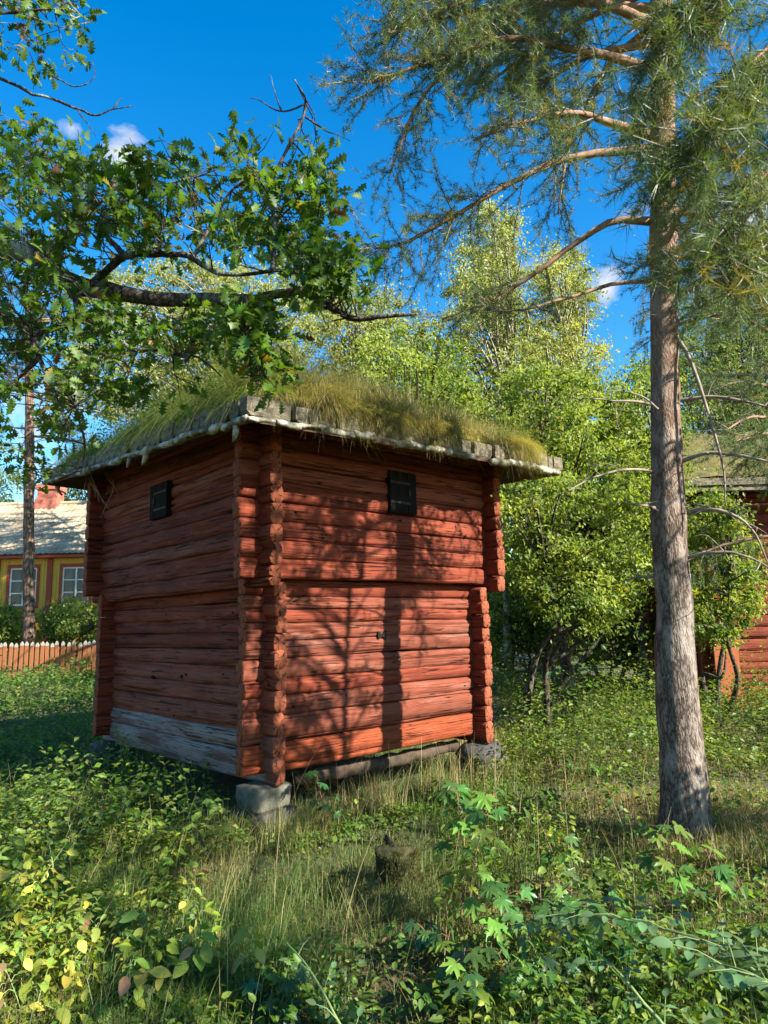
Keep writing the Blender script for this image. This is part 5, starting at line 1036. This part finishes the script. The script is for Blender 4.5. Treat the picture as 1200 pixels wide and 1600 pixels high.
# ------------------------------------------------------------------ single plants
M_map = flatleaf('maple_leaf', (.07,.16,.035)); M_mapb = flatleaf('bright_maple_leaf', (.15,.27,.04)); M_yell = flatleaf('yellowing_leaf', (.60,.55,.09)); M_ygr = flatleaf('yellow_green_leaf', (.24,.33,.05)); M_rose = flatleaf('rose_leaf', (.12,.21,.085), .3); M_dk = flatleaf('dark_leaf', (.045,.11,.035), .3); M_brn = flatleaf('withered_leaf', (.22,.13,.06), .2)
def plant(name, label, cat, base, hgt, n_leaf, size, tmpl, mats, wts, seed, lean=(0, 0), stems=1, stemm=None, group=None, pet=.09, s0=.25, rs=.005):
    rg = np.random.default_rng(seed); base = np.array([base[0], base[1], float(gz(base[0], base[1]))]); t = empty(name, base, label, cat, group); LPs, LFs, LSs, LMs = [], [], [], []
    for s_ in range(stems):
        tip = base+np.array([lean[0]+rg.normal()*.06*stems**.6, lean[1]+rg.normal()*.06*stems**.6, hgt*rg.uniform(.75, 1.05)]); P = resample([base+np.array([rg.normal()*.02*(stems > 1), rg.normal()*.02*(stems > 1), -.02]), (base+tip)/2+rg.normal(size=3)*.03*hgt*2, tip], 12); mb = MB(); mb.tube(P, np.linspace(rs, rs*.4, 12), 6)
        nl = n_leaf//stems
        for k in range(nl):
            f_ = s0+(1-s0)*((k+.5)/nl)**.85; q = np.array([np.interp(f_, np.linspace(0, 1, 12), P[:, i]) for i in range(3)]); a_ = k*2.4+rg.normal()*.4; d = np.array([math.cos(a_), math.sin(a_), rg.uniform(.1, .6)]); pl = pet*rg.uniform(.5, 1.2)*(1.25-.6*f_); e = q+unit(d)*pl; mb.tube(np.array([q, (q+e)/2+Z3*.012, e]), [.0022, .0018, .0014], 4, cap=False)
            LPs.append(e); LFs.append(frames(np.array([[d[0], d[1], rg.uniform(-.75, -.05)]]), np.array([Z3+rg.normal(size=3)*.28-np.array([0, .35, 0])]))[0]); LSs.append(size*rg.uniform(.6, 1.2)); LMs.append(rg.choice(len(mats), p=wts))
        mb.build('stem', stemm or M_stem, t, True)
    leaf_objs('leaf', tmpl, mats, t, np.array(LPs), np.array(LFs), LSs, LMs); return t
def G_(px, py): p = onZ(px, py, 0.); return p[:2]
plant('maple_sapling', 'largest maple sapling, leafy from the ground beside the mossy stump', 'sapling', G_(725,1445), .92, 26, .10, MAPLE, [M_map, M_mapb], [.6,.4], 1, (-.03, .1), 2, M_redstem, None, .13, .22, .006)
plant('maple_sapling', 'wide low maple sapling spreading in front of the largest one', 'sapling', G_(765,1500), .42, 16, .10, MAPLE, [M_map, M_mapb], [.7,.3], 2, (.05, 0), 2, M_redstem, None, .13, .3)
plant('maple_sapling', 'small maple sapling in dry grass between the stump and the pine', 'sapling', G_(848,1375), .36, 11, .085, MAPLE, [M_map, M_mapb], [.4,.6], 3, (0, 0), 1, M_redstem, None, .11, .35)
plant('maple_sapling', 'sunlit bright green maple sapling at the foot of the tall pine', 'sapling', G_(1062,1440), .52, 16, .095, MAPLE, [M_mapb, M_map], [.75,.25], 4, (-.02, 0), 1, M_redstem, None, .12, .3)
plant('maple_sapling', 'slender maple seedling climbing past the dark gap under the sill', 'sapling', G_(515,1300), .62, 16, .075, MAPLE, [M_dk, M_map], [.5,.5], 5, (-.03, .05), 2, M_redstem, None, .09, .3)
plant('maple_sapling', 'tall thin maple shoot in front of the black foundation stone', 'sapling', G_(708,1330), .62, 8, .09, MAPLE, [M_map], [1], 6, (-.02, .0), 1, M_redstem, None, .11, .5)
plant('currant_shoot', 'dark lobed-leaf shoot low among yellow leaves at the clearing front', 'plant', G_(410,1575), .22, 14, .07, MAPLE, [M_dk, M_map], [.5,.5], 7, (0, 0), 3, M_stem, None, .07, .3, .003)
plant('currant_shoot', 'broad lobed green leaves left of the dark shoot', 'plant', G_(190,1520), .26, 14, .065, MAPLE, [M_mapb, M_map], [.6,.4], 8, (0, 0), 3, M_stem, None, .07, .3, .003)
plant('currant_shoot', 'lobed shaded leaves under the arching rose cane', 'plant', G_(870,1560), .24, 15, .07, MAPLE, [M_dk, M_map], [.5,.5], 9, (0, 0), 3, M_stem, None, .08, .3, .003)
SEED = [(690,1500),(640,1475),(930,1500),(1010,1540),(1100,1570),(960,1420),(1130,1440),(800,1570),(700,1580),(880,1440),(1170,1530)]
for k, (px, py) in enumerate(SEED):
    plant('maple_seedling', 'low maple seedling in the weeds of the lower foreground', 'seedling', G_(px, py), (.3, .22, .38, .27)[k % 4], (10, 8, 13)[k % 3], (.085, .07, .095)[k % 3], MAPLE, [M_map, M_mapb, M_dk], [.5,.25,.25], 60+k, (0, 0), 2, M_redstem, 'maple seedlings in the foreground weeds', .10, .3, .004)
YL = ['tall wilting plant with hanging pale yellow leaves at the left bushes', 'yellow-leaved plant in front of the tall wilting one', 'yellow and green shoot over bare leaf litter', 'small plant with a few clear yellow leaves beside the lobed shoot', 'thin plant with yellow top leaves in the open grass', 'half-yellow plant close to the dark lobed shoot', 'yellow-green sprig by the grass hummock', 'bushy yellow-green plant at the edge of the leaf litter', 'low yellow plant standing over the leaf litter', 'upright yellow and green plant among the lobed leaves', 'short pale yellow plant over bare soil', 'leggy yellowing plant against the left green herbs']
for k, (px, py, hg, nl, st_) in enumerate(((25,1480,.50,30,4), (75,1550,.34,24,4), (150,1590,.26,14,3), (300,1545,.30,12,2), (265,1440,.30,9,2), (375,1540,.36,10,2), (325,1450,.24,10,2), (110,1480,.36,16,3), (45,1590,.30,18,3), (215,1500,.32,16,3), (190,1575,.28,14,3), (20,1420,.45,18,3))):
    plant('yellowing_plant', YL[k], 'plant', G_(px, py), hg, nl, .09, OVAL, [M_yell, M_ygr, M_brn], [.5,.42,.08] if k < 3 else [.35,.6,.05], 20+k, (0, 0), st_, M_stem, 'yellowing plants at the front of the clearing', .05, .3, .003)
GL = ['oval-leaved green shoot bent over the front grass', 'leafy bramble shoot against the weathered grey sill logs', 'green shoot standing by the shaded wall with pale leaflets', 'small seedling at the base of the tall pine', 'round-leaved green plant under the sunny sill', 'spindly leafy shrub among the left herbs']
for k, (px, py, hg, nl, st_, mm) in enumerate(((575,1605,.22,14,2,M_ygr), (205,1235,.75,34,4,M_mapb), (300,1230,.55,24,3,M_mapb), (985,1330,.34,16,2,M_map), (545,1290,.3,18,3,M_map), (85,1400,.55,34,4,M_map))):
    plant('leafy_shoot', GL[k], 'plant', G_(px, py), hg, nl, .045 if k else .05, OVAL, [mm, M_ygr], [.75,.25], 40+k, (0, 0), st_, M_stem, None, .06, .3, .004)
# arching rose canes at lower right
def rose(pts, label, seed, nl, size):
    rg = np.random.default_rng(seed); P = px_path(pts); gp = P[0].copy(); gp[2] = gz(gp[0], gp[1]); gp[1] += .05; t = empty('rose_cane', gp, label, 'rose cane'); C_ = resample(np.concatenate([[gp-Z3*.03], P]), 40)
    mb = MB(); mb.tube(C_, np.linspace(.0065, .002, 40), 7); mb.build('stem', M_stem, t, True); LPs, LFs, LSs = [], [], []; pts_ = MB()
    for k in range(nl):
        i = int(8+k*31/nl); q = C_[i]; tg = unit(C_[min(i+1, 39)]-C_[i-1]); sd_ = unit(np.cross(tg, Z3))*(1 if k % 2 else -1); d = unit(tg*.6+sd_*.8+Z3*rg.uniform(.0, .5)); L_ = size*2.6
        e = q+d*L_; pts_.tube(np.array([q, q+d*L_*.5+Z3*.01, e]), [.0016, .0013, .001], 4, cap=False); side_ = unit(np.cross(d, Z3))
        for f_, s_ in ((.38,1), (.38,-1), (.68,1), (.68,-1), (1.,0)):
            LPs.append(q+d*L_*f_); ax = d*.45+side_*s_ if s_ else d; LFs.append(frames(np.array([ax-Z3*.15]), np.array([Z3+rg.normal(size=3)*.3]))[0]); LSs.append(size*rg.uniform(.8, 1.2)*(1.15 if not s_ else 1))
    pts_.build('leaf_stalks', M_stem, t, True); leaf_objs('leaflet', OVAL, [M_rose], t, np.array(LPs), np.array(LFs), LSs)
rose([(1290,1640,1.9),(1200,1535,2.0),(1110,1475,2.15),(1010,1445,2.3),(930,1430,2.45),(880,1440,2.55)], 'arching rose cane with blue-green leaflets crossing the lower foreground', 1, 15, .042)
rose([(1060,1660,2.2),(1000,1560,2.3),(940,1495,2.45),(880,1455,2.6),(830,1440,2.7)], 'long bare-looking rose cane rising towards the maple saplings', 2, 9, .032)
rose([(560,1680,2.3),(520,1580,2.4),(480,1510,2.55),(445,1470,2.7)], 'pale rose cane leaning left at the front of the clearing', 3, 6, .03)
rose([(1330,1600,1.9),(1240,1560,1.9),(1170,1520,1.95),(1100,1500,2.05)], 'leafiest rose cane with large rounded leaflets in the corner', 4, 9, .05)
print('objects', len(sc.objects))
print('tris', sum(len(o.data.polygons) for o in sc.objects if o.type == 'MESH'))
